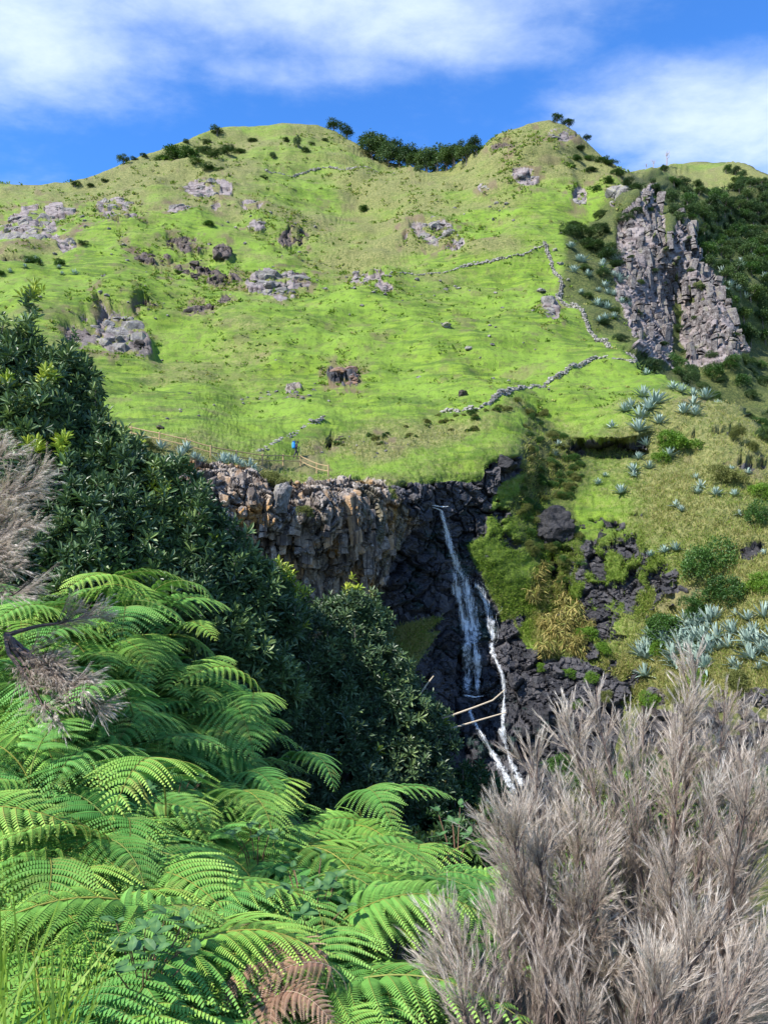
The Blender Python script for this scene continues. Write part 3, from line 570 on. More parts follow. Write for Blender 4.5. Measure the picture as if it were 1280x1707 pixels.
# ------------------------------------------------------------------ dry stone walls
m_wall = rock_mat('wall_stone', (0.16, 0.15, 0.13), (0.34, 0.32, 0.29), (0.46, 0.44, 0.41), (0.25, 0.24, 0.15))
stone_t = [hull_v(300 + i, (1.15, 0.85, 0.75), 16) for i in range(6)]
def wall(pts, hgt, lb, sz=0.30, seed=0):
    r = np.random.default_rng(seed + 900); pts = np.array(pts, float)
    seg = np.r_[0, np.cumsum(np.hypot(*np.diff(pts, axis=0).T))]; u = np.arange(0, seg[-1], 1.2)
    line = np.array([hit(np.interp(q, seg, pts[:, 0]), np.interp(q, seg, pts[:, 1]))[0] for q in u])
    ker = np.ones(7) / 7; line = np.stack([np.convolve(np.pad(line[:, i], 3, 'edge'), ker, 'valid') for i in range(3)], -1)
    d = np.r_[0, np.cumsum(np.linalg.norm(np.diff(line, axis=0), axis=1))]
    base = line[len(line) // 2]; root = thing('dry_stone_wall', base, lb, 'stone wall'); acc = [Acc() for _ in range(6)]
    tdir = unit(np.gradient(line, axis=0)); z = 0.0; allA = Acc()
    while z < hgt:
        q = r.uniform(0, sz)
        while q < d[-1]:
            hh = hgt * (0.62 + 0.42 * vnoise(np.array([[q * 0.25, seed, 0.0]]), 3)[0])
            if z < hh:
                c = np.array([np.interp(q, d, line[:, i]) for i in range(3)]); tt = np.array([np.interp(q, d, tdir[:, i]) for i in range(3)])
                side = unit(np.cross(tt, [0, 0, 1])); s = sz * r.uniform(0.5, 1.3)
                for sg in (-1, 1):
                    V, Fc = stone_t[r.integers(6)]; Rm = frames(side[None])[0]
                    allA.add((V * s * r.uniform(0.8, 1.2, 3)) @ Rm.T + c + side * sg * sz * 0.55 + np.array([0, 0, z - 0.1]) + r.normal(size=3) * 0.07 - base, Fc, r.uniform())
            q += sz * r.uniform(1.1, 1.6)
        z += sz * 0.85
    tag(obj('stonework', allA.mesh('stonework'), m_wall, root), kind='stuff')
wall([(903,424),(918,444),(938,464),(940,476),(930,489),(945,505),(968,522),(985,538),(1010,553),(1040,564),(1066,585)], 0.95, 'pale winding stone wall running down from the upper pasture to the ridge', 0.30, 1)
wall([(1066,588),(1030,588),(995,592),(960,606),(938,618),(905,640),(872,656),(845,672),(816,690),(800,698),(770,705),(738,709)], 0.72, 'grey tumbledown stone wall along the lower pasture brow', 0.27, 2)
wall([(432,752),(470,742),(505,734),(532,727)], 0.5, 'low mossy stone wall above the footpath', 0.26, 4)
wall([(640,466),(700,452),(760,443),(820,439),(870,434),(902,428)], 0.30, 'faint ruined stone wall crossing the mid pasture', 0.32, 5)
wall([(440,288),(520,285),(600,287),(660,293)], 0.7, 'far thin wall line under the hilltop grove', 0.40, 7)

# ------------------------------------------------------------------ trees and shrubs
LEAF_D = np.array([(0, 0, 0), (0.42, 0.5, 0.06), (0, 1, -0.05), (-0.42, 0.5, 0.06)]); LEAF_F = np.array([(0, 1, 2, 3)])
def crown(seed, n, leaf, lobes=7, dims=(1, 1, 0.8), clump=10):
    """leaf clumps over the surfaces of several lobes; unit radius, base at z = 0"""
    r = np.random.default_rng(seed); acc = Acc()
    cen = r.normal(size=(lobes, 3)) * np.array([0.42, 0.42, 0.30]); cen[:, 2] += 0.15
    rad = r.uniform(0.32, 0.62, lobes); m = n // clump
    k = r.integers(0, lobes, m); dirs = unit(r.normal(size=(m, 3))); dirs[:, 2] = np.where(dirs[:, 2] < -0.35, -dirs[:, 2], dirs[:, 2])
    c = cen[k] + dirs * (rad[k] * r.uniform(0.72, 1.08, m) ** 1)[:, None]
    ins = np.min(np.linalg.norm(c[:, None] - cen[None], axis=-1) / rad[None], axis=1) < 0.62
    c, dirs = c[~ins], dirs[~ins]; m = len(c)
    pos = np.repeat(c, clump, 0) + r.normal(size=(m * clump, 3)) * leaf * 1.1
    dd = unit(np.repeat(dirs, clump, 0) * 0.7 + r.normal(size=(m * clump, 3)) * 0.75 + np.array([0, 0, 0.15]))
    tone = np.clip(np.repeat(r.uniform(0, 1, m), clump) * 0.6 + r.uniform(0, 0.4, m * clump), 0, 1)
    acc.scatter(LEAF_D, LEAF_F, pos, frames(dd, r.uniform(-1.2, 1.2, len(dd))), leaf * r.uniform(0.7, 1.4, len(dd)), tone)
    me = acc.mesh('crown'); V = np.concatenate(acc.V) * np.array(dims); V *= 1.08 / np.percentile(np.hypot(V[:, 0], V[:, 1]), 97); V[:, 2] -= V[:, 2].min() * 0.85
    me.vertices.foreach_set('co', V.astype(np.float32).ravel()); me.update(); return me
cr_small = [crown(400 + i, 3200, 0.12, 7 + i % 3, (1, 1, 0.75 + 0.1 * (i % 4)), 8) for i in range(6)]
cr_big = [crown(450 + i, 9500, 0.068, 10 + i, (1, 1, 0.75 + 0.12 * (i % 3)), 10) for i in range(4)]
def trunk_me(seed):
    r = np.random.default_rng(seed); acc = Acc(); tube(acc, [(0, 0, -0.4), (0.03, 0, 0.1), (0.0, 0.03, 0.5), (0.05, 0.0, 0.9)], [0.09, 0.075, 0.055, 0.03], 7)
    for q in range(4):
        a = q * 1.6 + r.uniform(0, 1); e = np.array([math.cos(a) * 0.45, math.sin(a) * 0.45, r.uniform(0.75, 1.0)])
        tube(acc, [(0, 0, 0.3 + 0.08 * q), e * 0.5 + np.array([0, 0, 0.15]), e], [0.045, 0.03, 0.012], 5)
    return acc.mesh('trunk')
trunks = [trunk_me(i) for i in range(3)]
m_bark, t, b, o = mat('bark'); t.l.new(t.mix(t.noise(objco(t), 9, 4), (0.06, 0.05, 0.04), (0.17, 0.15, 0.125)), b.inputs['Base Color']); b.inputs['Roughness'].default_value = 0.9
m_forest = leaf_mat('forest_leaves', [(0, (0.018, 0.042, 0.016)), (0.5, (0.045, 0.090, 0.024)), (1, (0.11, 0.165, 0.040))], 0.55, 0.18, 0.3, 0.5)
m_shrub = leaf_mat('shrub_leaves', [(0, (0.018, 0.05, 0.012)), (0.5, (0.045, 0.11, 0.018)), (1, (0.10, 0.19, 0.03))], 0.5, 0.2, 0.35, 0.35)
m_bright = leaf_mat('bright_leaves', [(0, (0.05, 0.12, 0.012)), (0.5, (0.11, 0.22, 0.02)), (1, (0.22, 0.33, 0.04))], 0.5, 0.25, 0.3, 0.2)
m_olive = leaf_mat('olive_leaves', [(0, (0.06, 0.075, 0.02)), (0.5, (0.13, 0.15, 0.04)), (1, (0.24, 0.25, 0.08))], 0.6, 0.2, 0.2, 0.2)
def with_mat(meshes, m_):
    out = []
    for me in meshes:
        c = me.copy(); c.materials.clear(); c.materials.append(m_); out.append(c)
    return out
FC, SS, SB, BS, OS = with_mat(cr_small, m_forest), with_mat(cr_small, m_shrub), with_mat(cr_big, m_shrub), with_mat(cr_big, m_bright), with_mat(cr_big, m_olive)
FB = with_mat(cr_big, m_forest)
for me in trunks: me.materials.append(m_bark)
tr = np.random.default_rng(31); tcount = [0]
def tree(px, py, rpx, crowns, label, group, squash=1.0, lift=0.45):
    c, nn = hit(px, py); s = rpx * px_m(c); i = tcount[0]; tcount[0] += 1
    root = thing('tree', c, label, 'tree', group, (0, 0, tr.uniform(0, 6.28)), s)
    obj('trunk', trunks[i % 3], None, root)
    obj('crown', crowns[i % len(crowns)], None, root, (0, 0, lift), None, (tr.uniform(0.9, 1.1), tr.uniform(0.9, 1.1), squash * tr.uniform(0.9, 1.15)))
    return root
def shrub(px, py, rpx, crowns, label, group=None, squash=1.1, name='shrub'):
    c, nn = hit(px, py); s = rpx * px_m(c); i = tcount[0]; tcount[0] += 1
    return tag(obj(name, crowns[i % len(crowns)], None, None, c - np.array([0, 0, 0.12 * s]), (0, 0, tr.uniform(0, 6.28)), (s, s, s * squash)), label, 'shrub', group)
# forest beyond the crag
forest = []
for q in range(2500):
    x, y = tr.uniform(1085, 1310), tr.uniform(283, 560)
    sk = np.interp(x, CREST[:, 0], CREST[:, 1])
    if y < sk + 12: continue
    if x < np.interp(y, [283, 330, 380, 420, 470, 520, 560, 600], [1085, 1090, 1140, 1165, 1200, 1235, 1250, 1255]): continue
    if ((x - 1165) / 68) ** 2 + ((y - 298) / 17) ** 2 < 1: continue
    rp = np.interp(y, [280, 350, 450, 560], [8, 13, 16, 17]) * tr.uniform(0.75, 1.3)
    if all((x - a) ** 2 + ((y - b_) * 1.4) ** 2 > (0.52 * (rp + c_)) ** 2 for a, b_, c_ in forest): forest.append((x, y, rp))
for (x, y, rp) in sorted(forest, key=lambda q: q[1])[:210]:
    tree(x, y + rp * 0.5, rp, FC if tr.uniform() < 0.8 else SS, 'rounded dark green tree in the forest beyond the grey crag', 'forest trees beyond the crag', 1.05, 0.1)
valley = []
for q in range(400):
    x, y = tr.uniform(1090, 1300), tr.uniform(585, 740)
    if y > np.interp(x, RIDGE[:, 0], RIDGE[:, 1]) - 8 or (x < 1240 and y < 600): continue
    rp = tr.uniform(11, 22)
    if all((x - a) ** 2 + ((y - b_) * 1.3) ** 2 > (0.65 * (rp + c_)) ** 2 for a, b_, c_ in valley): valley.append((x, y, rp))
for (x, y, rp) in valley:
    shrub(x, y + rp * 0.4, rp, FB if tr.uniform() < 0.6 else SB, 'dark bushy shrub in the valley behind the grassy ridge', 'shrubs in the valley below the crag')
# hilltop grove on the saddle
for i in range(24):
    x = 618 + (i % 12) * 15.5 + tr.uniform(-4, 4); y = np.interp(x, [610, 660, 720, 760, 800], [262, 276, 284, 270, 252]) - (10 if i < 12 else 0) + tr.uniform(-3, 4)
    tree(x, y + 2, tr.uniform(17, 24) * (0.8 if x > 770 else 1), FC, 'dark windswept tree in the grove on the hill saddle', 'grove trees on the saddle', 1.0, 0.32)
for (x, y, rp, sq, lb) in ((556,222,14,.7,'dark low tree right of the grassy summit dome'),(578,232,15,.7,'dark leaning tree next to the saddle grove'),(497,258,8,1.5,'narrow dark tree standing alone below the summit dome'),(456,262,6,1.4,'smaller dark tree below the summit dome'),(205,272,11,.9,'dark tree on the left skyline shoulder'),(362,218,15,.55,'dark spreading tree on the skyline left of the dome'),(124,305,9,.6,'low dark tree far out on the left skyline'),(697,298,9,1.1,'dark tree standing apart below the grove'),(925,212,11,.9,'dark tree crowning the round summit crag'),(948,214,11,.9,'second dark tree crowning the round summit crag'),(975,232,8,.9,'small dark tree on the ridge beside the summit')):
    tree(x, y, rp, FC, lb, None, sq, 0.35)
for (x, y, rp, k) in ((225,264,8,0),(240,258,7,0),(290,262,24,1),(315,264,22,1),(270,258,15,1),(345,282,17,1),(330,272,16,1),(355,262,14,0),(375,250,14,0),(340,252,14,0),(400,245,12,0),(300,248,12,0),(365,285,9,1),(330,240,10,0),(345,232,9,0),(385,238,12,0),(420,232,10,0),(440,300,8,0),(475,240,8,0),(510,268,8,0),(520,245,6,0),(540,238,6,0),(347,383,11,1),(145,418,10,0),(605,357,12,1),(725,288,9,0),(740,280,9,0),(980,262,11,1),(965,250,10,0),(1000,276,13,1),(1015,284,13,0),(1030,296,13,1),(1045,305,14,0),(960,272,12,1),(985,290,12,0),(950,285,9,1),(1012,306,12,1),(1060,322,14,0),(995,322,9,1),(310,232,8,0),(150,300,7,0),(170,294,7,0),(300,455,9,1),(20,450,14,1),(60,458,16,1),(105,455,13,1),(5,480,12,1)):
    shrub(x, y, rp, SS if k else FC, 'low dark green shrub on the upper hillside or skyline', 'low shrubs on the upper hill', 0.7)
# dark thicket right of the winding wall, crag shrubs
for (x, y, rp) in ((965,395,26),(990,410,30),(1015,425,26),(945,405,20),(1000,395,22),(1025,440,18),(960,375,14),(1042,365,16),(1060,352,12),(1118,440,14),(1125,470,14),(1120,350,11),(1000,355,14),(1005,500,16),(1025,520,14),(1040,545,14),(985,480,12),(1010,530,12),(1135,520,12),(1132,545,14),(1065,470,10),(1150,585,13),(1080,585,12),(1005,455,16),(975,450,14),(1050,430,9),(1075,390,8),(1090,450,9),(1060,520,10),(1095,530,9),(1105,575,10),(1150,450,8),(1170,480,9),(1160,530,10),(1200,560,10),(1185,590,12),(1225,560,9),(1145,400,8),(1080,350,8),(1100,380,9),(1040,500,10)):
    shrub(x, y + rp * 0.4, rp, FB, 'dark green thicket shrub between the winding wall and the crag', 'thicket shrubs by the crag', 0.8)
# shrubs on the near slope
for (x, y, rp, cr_, lb) in ((1125,765,34,BS,'bright green rounded shrub beside the blue spiky plants'),(1098,782,18,BS,'small bright green shrub left of the rounded one'),(1185,965,46,SB,'tall dark green shrub on the dry right-hand slope'),(1208,1020,40,SB,'broad green shrub below the tall dark one'),(1165,1035,30,SB,'dark shrub at the foot of the tall one'),(1255,845,22,BS,'bright green shrub at the edge of the dry slope'),(1258,885,30,SB,'dark green shrub beneath the bright one'),(1268,1000,28,BS,'yellow green shrub low on the dry slope'),(1208,825,30,OS,'flat olive shrub among small spiky plants'),(1115,1065,36,SB,'dark mossy shrub above the rock ledge'),(1095,1095,20,BS,'bright creeping shrub above the rock ledge'),(1215,765,18,OS,'olive shrub on the ridge ledge'),(1270,755,22,FB,'dark shrub at the end of the ridge'),(1245,772,14,OS,'brownish shrub under the ridge end'),(1170,1150,22,BS,'green shrub on top of the brown ledge'),(1240,1155,26,OS,'olive scrub on top of the brown ledge'),(455,812,26,OS,'grey green scrub on the cliff top beside the path'),(505,862,16,OS,'pale scrub growing on the cliff face'),(1085,1180,20,BS,'green scrub hanging over the dark rock'),(1010,1095,16,BS,'bright tuft of scrub on the dark lower rock'),(905,1118,12,BS,'small bright tuft on the black rock under the canes'),(945,1128,13,BS,'second bright tuft on the black rock under the canes'),(985,1140,15,BS,'mossy scrub hanging on the black rock ledge'),(962,1180,12,BS,'green tuft low on the black rock face'),(1008,1172,16,OS,'olive scrub at the edge of the black rock face'),(975,1075,20,BS,'yellowish green scrub under the cane patch'),(1140,1165,20,OS,'dry scrub beside the brown ledge'),(240,760,24,OS,'dry scrub behind the cliff-top spiky plants')):
    shrub(x, y, rp, cr_, lb)
sr = np.random.default_rng(55); npl = 0
while npl < 130:
    x, y = sr.uniform(845, 985), sr.uniform(690, 985)
    if poly_sdf(np.array([x]), np.array([y]), [(868,695),(905,690),(955,755),(985,790),(955,850),(985,950),(940,985),(885,960),(850,900),(852,820),(866,770)])[0] > 0: continue
    if abs(x - 926) < 32 and abs(y - 880) < 36: continue
    npl += 1; shrub(x, y, sr.uniform(6, 12), OS if sr.uniform() < .55 else SB, 'low tangled scrub in the shaded hollow around the black boulder', 'scrub in the hollow', 1.0, 'scrub')
for q in range(46):
    u = sr.uniform(0, 1); x = 560 + 300 * u; y = np.interp(x, [560, 640, 740, 800, 860], [752, 742, 722, 712, 684]) + sr.uniform(-8, 16)
    shrub(x, y, sr.uniform(4, 9), OS if sr.uniform() < .7 else SS, 'low dry scrub on the bank between the broken wall and the cliff-top turf', 'scrub on the dry bank', 0.8, 'scrub')
for q in range(60):
    x, y = sr.uniform(930, 1330), sr.uniform(1290, 1420)
    shrub(x, y, sr.uniform(20, 36), SB if q % 3 else OS, 'dark scrub filling the floor of the gorge behind the dry heather', 'scrub on the gorge floor', 0.9, 'scrub')
# bare trees far on the right skyline
m_bare, t, b, o = mat('bare_wood'); b.inputs['Base Color'].default_value = (0.30, 0.25, 0.24, 1); b.inputs['Roughness'].default_value = 0.9
for k, (x, y, h_) in enumerate(((1110,276,24),(1088,284,17),(1075,288,12))):
    c, nn = hit(x, y); s = h_ * px_m(c); acc = Acc(); rr = np.random.default_rng(k)
    tube(acc, [(0, 0, -.1), (0.02, 0, .5), (-.02, 0, 1)], [.05, .035, .01], 5)
    for q in range(7):
        z = rr.uniform(.45, .85); a_ = rr.uniform(0, 6.28); tube(acc, [(0, 0, z), (math.cos(a_) * .14, math.sin(a_) * .14, z + .12), (math.cos(a_) * .22, math.sin(a_) * .22, z + .3)], [.025, .018, .006], 4)
    tag(obj('bare_tree', acc.mesh('bare_tree'), m_bare, None, c, None, s), ['tallest bare leafless tree on the far right skyline', 'middle bare leafless tree on the far right skyline', 'shortest bare leafless tree on the far right skyline'][k], 'tree', 'bare trees on the skyline')

# ------------------------------------------------------------------ agaves
m_agave, t, b, o = mat('agave_leaf')
n_ = t.noise(objco(t), 5, 3); cc = t.mix(t.ramp(orand(t), 0, 1), (0.17, 0.26, 0.215), (0.30, 0.385, 0.32)); cc = t.mix(t.math('MULTIPLY', n_, 0.5), cc, (0.36, 0.44, 0.36))
t.l.new(cc, b.inputs['Base Color']); b.inputs['Roughness'].default_value = 0.55
def agave_leaf(curve):
    V = []; 
    for u, wd in ((0, .075), (.2, .085), (.5, .085), (.8, .05), (1, .004)):
        z = curve * (u * u) ; V += [(-wd, u, z + wd * .55), (0, u, z - .012), (wd, u, z + wd * .55)]
    Fc = []
    for i in range(4):
        for j in range(2): a_ = i * 3 + j; Fc.append((a_, a_ + 1, a_ + 4, a_ + 3))
    return np.array(V), np.array(Fc)
lf = [agave_leaf(c_) for c_ in (-.22, .05, .16)]
lf_me = [mesh('agave_leaf', V, Fc, {'var': np.zeros(len(V))}, True) for V, Fc in lf]
for me in lf_me: me.materials.append(m_agave)
def agave_set(seed, n=26):
    r = np.random.default_rng(seed); out = []
    for i in range(n):
        f = (i + 0.5) / n; el = math.radians(8 + 74 * f ** 1.2 + r.uniform(-7, 7)); az = i * 2.39996 + r.uniform(-.15, .15)
        out.append((el, az, r.uniform(0.8, 1.1) * (1 - 0.15 * f), int(r.integers(0, 3)) if f < .5 else 1 + int(r.integers(0, 2))))
    return out
AG = [agave_set(s_) for s_ in range(4)]
def agave_single(st):
    acc = Acc()
    for el, az, ln, k in st:
        R = np.array((Euler((0, 0, az)).to_matrix() @ Euler((el, 0, 0)).to_matrix())); acc.add(lf[k][0] * ln @ R.T, lf[k][1])
    me = acc.mesh('agave', True); me.materials.append(m_agave); return me
AGM = [agave_single(s_) for s_ in AG]
ag_r = np.random.default_rng(8); ag_n = [0]
def agave(px, py, wpx, label, group):
    c, nn = hit(px, py); s = wpx * 0.5 * px_m(c) * ag_r.uniform(1.05, 1.5); i = ag_n[0]; ag_n[0] += 1
    rot = (ag_r.uniform(-.2, .25), ag_r.uniform(-.2, .2), ag_r.uniform(0, 6.28)); c = c + nn * 0.05
    if wpx >= 27:
        root = thing('agave', c, label, 'agave', group, rot, s)
        for el, az, ln, k in AG[i % 4]: obj('leaf', lf_me[k], None, root, (0, 0, 0), (Euler((0, 0, az)).to_matrix() @ Euler((el, 0, 0)).to_matrix()).to_euler(), ln)
    else: tag(obj('agave', AGM[i % 4], None, None, c, rot, s), label, 'agave', group)
for (x, y, w_) in ((1079,616,25),(1128,634,20),(1116,658,32),(1132,664,34),(1151,668,32),(1171,676,32),(1190,688,28),(1038,699,30),(1018,718,30),(1069,668,36),(1085,693,42),(1065,709,46),(1089,681,36),(1061,728,44),(1093,724,38),(1076,700,44),(1050,690,34),(1078,740,36),(1132,714,36),(1149,718,36),(1147,700,32),(1114,771,28),(1065,771,28),(1057,791,28),(1055,799,24),(1083,785,22)):
    agave(x, y + 5, w_, 'blue grey agave in the dense patch on the near ridge above the hollow', 'agaves on the near ridge')
for (x, y, w_) in ((995,822,26),(1034,834,30),(927,752,24),(917,765,19),(1194,845,28),(1163,814,26),(1171,830,26),(1167,841,24),(1214,800,24),(1220,847,22),(1134,863,22),(1145,871,19),(1110,929,24),(1128,925,26),(1229,871,20),(1278,933,24),(1086,936,18),(1010,806,18),(1240,800,18)):
    agave(x, y + 3, w_, 'solitary blue agave rosette scattered on the dry right-hand slope', 'agaves scattered on the dry slope')
for q in range(66):
    x, y = ag_r.uniform(1062, 1300), 0; y = ag_r.uniform(1030 if x > 1130 else 1060, 1135)
    agave(x, y, ag_r.uniform(28, 52), 'blue agave in the crowded colony above the brown ledge', 'agave colony above the ledge')
for (x, y, w_) in [(228 + 14 * i + ag_r.uniform(-4, 4), 752 + ag_r.uniform(0, 22), ag_r.uniform(28, 38)) for i in range(9)] + [(372 + 11 * i, 760 + i * 3.5 + ag_r.uniform(-4, 8), ag_r.uniform(30, 38)) for i in range(6)] + [(322, 770, 26), (265, 800, 26), (275, 835, 24)]:
    agave(x, y, w_, 'grey green agave crowded along the columned cliff top', 'agaves along the cliff top')
for q in range(36):
    x, y = ag_r.uniform(938, 1048), ag_r.uniform(425, 545)
    if x < np.interp(y, [425, 470, 490, 545], [930, 955, 950, 1010]): continue
    agave(x, y, ag_r.uniform(17, 25), 'pale agave in the thicket between the winding wall and the crag', 'agaves by the crag')
for q in range(26):
    agave(ag_r.uniform(1175, 1290), ag_r.uniform(395, 500), ag_r.uniform(16, 26), 'pale agave standing among the forest trees beyond the crag', 'agaves beyond the crag')
for q in range(9):
    agave(ag_r.uniform(10, 130), ag_r.uniform(445, 478), ag_r.uniform(12, 18), 'small agave on the shaded ledge of the left slope', 'agaves on the left slope')

# ------------------------------------------------------------------ cane patch beside the fall
m_cane = leaf_mat('cane_leaves', [(0, (0.10, 0.10, 0.02)), (0.35, (0.20, 0.18, 0.05)), (0.7, (0.38, 0.30, 0.10)), (1, (0.16, 0.22, 0.04))], 0.6, 0.25, 0.25)
def cane_clump(seed):
    r = np.random.default_rng(seed); acc = Acc()
    for q in range(16):
        a_, l_ = r.uniform(0, 6.28), r.uniform(.9, 1.6); e = np.array([math.cos(a_) * .5, math.sin(a_) * .5 - .25, l_])
        tube(acc, [(0.1 * math.cos(a_), .1 * math.sin(a_), 0), e * .55 + [0, 0, .1], e * [1.15, 1.15, .92]], [.014, .011, .005], 4, 0.6)
        u = r.uniform(.2, 1, 22)[:, None]; pos = u * e[None]; d = unit(r.normal(size=(22, 3)) * [1, 1, .5] + [0, -.2, -.45])
        T = np.array([(0, 0, 0), (.055, .4, -.03), (0, 1, -.35), (-.055, .4, -.03)]); acc.scatter(T, LEAF_F, pos, frames(d, r.uniform(-1, 1, 22)), r.uniform(.35, .6, 22), r.uniform(0, 1, 22))
    return acc.mesh('cane_clump')
cane = [cane_clump(i) for i in range(3)]
for me in cane: me.materials.append(m_cane)
for i, (x, y) in enumerate([(890,975),(905,1000),(895,960),(925,1030),(945,1050),(930,1005),(955,1030),(915,1060),(940,1085),(965,1075),(920,985),(900,1045),(970,1050),(950,1010),(975,1090),(910,1085),(885,1000),(935,1065)]):
    c, nn = hit(x, y + 12); tag(obj('cane_clump', cane[i % 3], None, None, c, (0.25, 0, ag_r.uniform(0, 6.28)), ag_r.uniform(1.2, 1.9)), 'yellowing clump of cane in the patch right of the waterfall', 'canes', 'canes right of the waterfall')

def plain(name, col, rough=0.8):
    m, t, b, o = mat(name); t.l.new(t.mix(t.noise(objco(t), 30, 3), tuple(c_ * .75 for c_ in col), col), b.inputs['Base Color']); b.inputs['Roughness'].default_value = rough; return m
# ------------------------------------------------------------------ waterfall
m_water, t, b, o = mat('falling_water')
b.inputs['Base Color'].default_value = (0.88, 0.91, 0.92, 1); b.inputs['Roughness'].default_value = 0.35
tp = t.new('ShaderNodeBsdfTransparent'); mx = t.new('ShaderNodeMixShader')
t.put(mx.inputs[0], t.ramp(t.noise(t.scalev(posn(t), (3, 3, 1.0)), 3.2, 4, 0.7), 0.42, 0.60, 0.03, 0.85))
t.l.new(tp.outputs[0], mx.inputs[1]); t.l.new(b.outputs[0], mx.inputs[2]); t.l.new(mx.outputs[0], o.inputs[0])
def depth_min(x, y):
    j = int(np.argmin(np.abs(cols - x))); i = int(np.argmin(np.abs(PYg[:, j] - y)))
    return G[max(i - 5, 0):i + 6, max(j - 3, 0):j + 4, 1].min()
fall = thing('waterfall', hit(790, 1160)[0], 'thin white waterfall dropping in strands down the black cliff', 'waterfall'); fall['kind'] = 'structure'
fb = np.array(fall.location)
m_veil, t, b, o = mat('water_veil'); b.inputs['Base Color'].default_value = (0.88, 0.91, 0.92, 1); b.inputs['Roughness'].default_value = 0.4
tp = t.new('ShaderNodeBsdfTransparent'); mx = t.new('ShaderNodeMixShader'); vs = t.noise(t.scalev(posn(t), (1, 1, .16)), 5.0, 6, .68); vb = t.noise(t.scalev(posn(t), (1, 1, .7)), 1.1, 3, .6)
t.put(mx.inputs[0], t.math('MULTIPLY', t.ramp(t.math('ADD', t.math('ADD', vs, t.math('MULTIPLY', vb, .5)), t.math('MULTIPLY', t.attr('var').outputs['Fac'], .28)), .82, 1.22), .72)); t.l.new(tp.outputs[0], mx.inputs[1]); t.l.new(b.outputs[0], mx.inputs[2]); t.l.new(mx.outputs[0], o.inputs[0])
def stream(pts, w0, w1, n, rad, seed, veil=1.3):
    r = np.random.default_rng(seed); pts = np.array(pts, float); acc = Acc()
    seg = np.r_[0, np.cumsum(np.hypot(*np.diff(pts, axis=0).T))]; m = max(int(seg[-1] / 4), 6); u = np.linspace(0, seg[-1], m)
    cx, cy = np.interp(u, seg, pts[:, 0]), np.interp(u, seg, pts[:, 1]); dm = np.array([depth_min(a_, b_) for a_, b_ in zip(cx, cy)])
    for _ in range(4): dm = np.minimum(dm, np.convolve(np.pad(dm, 2, 'edge'), np.ones(5) / 5, 'valid'))
    dm -= 0.15
    for q in range(n):
        a_ = 0 if r.uniform() < .35 else r.uniform(0, .75); b_ = 1 if r.uniform() < .4 else min(1, a_ + r.uniform(.2, .6))
        k = (u >= a_ * seg[-1]) & (u <= b_ * seg[-1])
        if k.sum() < 3: continue
        off = r.normal() * .5; wd = np.interp(u[k] / seg[-1], [0, 1], [w0, w1]) * (0.75 + 0.65 * vnoise(np.c_[u[k] * .06, u[k] * 0 + seed, u[k] * 0 + q % 3], 5)); wv = np.cumsum(r.normal(size=k.sum())) * .35
        x = cx[k] + off * wd + wv * np.minimum(wd / 6, 1); y = cy[k]
        d3 = ray(x, y); p = d3 * (dm[k] / d3[:, 1])[:, None] + np.array([0, 1, 0]) * r.uniform(-.12, .12)
        rr = rad * r.uniform(.25, 1.0) * np.sin(np.linspace(.25, 3.0, k.sum())); tube(acc, p - fb + r.normal(size=p.shape) * .02, rr, 4)
    obj('water_stream', acc.mesh('water_stream'), m_water, fall)
    nc = 9; e = np.linspace(-1, 1, nc); wv = np.interp(u / seg[-1], [0, 1], [w0, w1]) * veil * (0.8 + 0.5 * vnoise(np.c_[u * .05, u * 0 + seed, u * 0], 6))
    X = cx[:, None] + e[None] * wv[:, None]; Y = np.repeat(cy[:, None], nc, 1); d3 = ray(X, Y); dd = dm[:, None] + .05 + .10 * e[None] ** 2 + .05 * r.normal(size=X.shape)
    p = d3 * (dd / d3[..., 1])[..., None]; a_ = (np.arange(m - 1)[:, None] * nc + np.arange(nc - 1)[None]).ravel(); ends = np.minimum(1, np.minimum(np.arange(m) + .3, m - .7 - np.arange(m)) / 3)
    obj('water_veil', mesh('water_veil', (p - fb).reshape(-1, 3), np.stack([a_, a_ + 1, a_ + nc + 1, a_ + nc], -1), {'var': ((1 - np.abs(e[None]) ** 1.5) * ends[:, None]).ravel()}, True), m_veil, fall)
stream([(722,846),(735,850),(741,872),(746,895),(754,922),(764,948),(774,968)], 3, 9, 40, .024, 1, 1.2)
stream([(774,960),(780,985),(785,1015),(789,1045),(793,1085),(796,1120),(796,1158)], 12, 5, 16, .018, 2, 1.5)
stream([(756,945),(760,975),(768,1010),(776,1040),(780,1080),(780,1120),(778,1158)], 7, 8, 10, .014, 3, 1.5)
stream([(790,968),(802,985),(812,1010),(820,1050),(821,1075)], 12, 14, 6, .012, 4, .55)
stream([(818,1068),(821,1088),(831,1110),(839,1132),(840,1160),(838,1195),(837,1225),(848,1262),(860,1290),(872,1316)], 3, 6, 12, .014, 5, 1.8)
stream([(782,1172),(784,1192),(797,1215),(812,1240),(828,1268),(842,1292),(858,1322)], 2.5, 7, 10, .014, 6, 1.6)
stream([(720,842),(735,845),(748,844)], 4, 4, 16, .06, 7)
stream([(772,1158),(790,1162),(806,1160)], 3, 3, 12, .05, 8)
rs = np.random.default_rng(4); sp_p = []
for (x, y, sx, sy, n) in ((772,965,14,22,700),(800,1000,16,30,600),(790,1060,14,50,500),(785,1150,20,10,350),(838,1150,9,40,350),(855,1285,14,26,450),(745,890,7,30,250)):
    xx, yy_ = x + rs.normal(size=n) * sx * .6, y + rs.normal(size=n) * sy * .6; dm = np.array([depth_min(a_, b_) for a_, b_ in zip(xx, yy_)]) - rs.uniform(.1, .9, n); d3 = ray(xx, yy_); sp_p.append(d3 * (dm / d3[:, 1])[:, None])
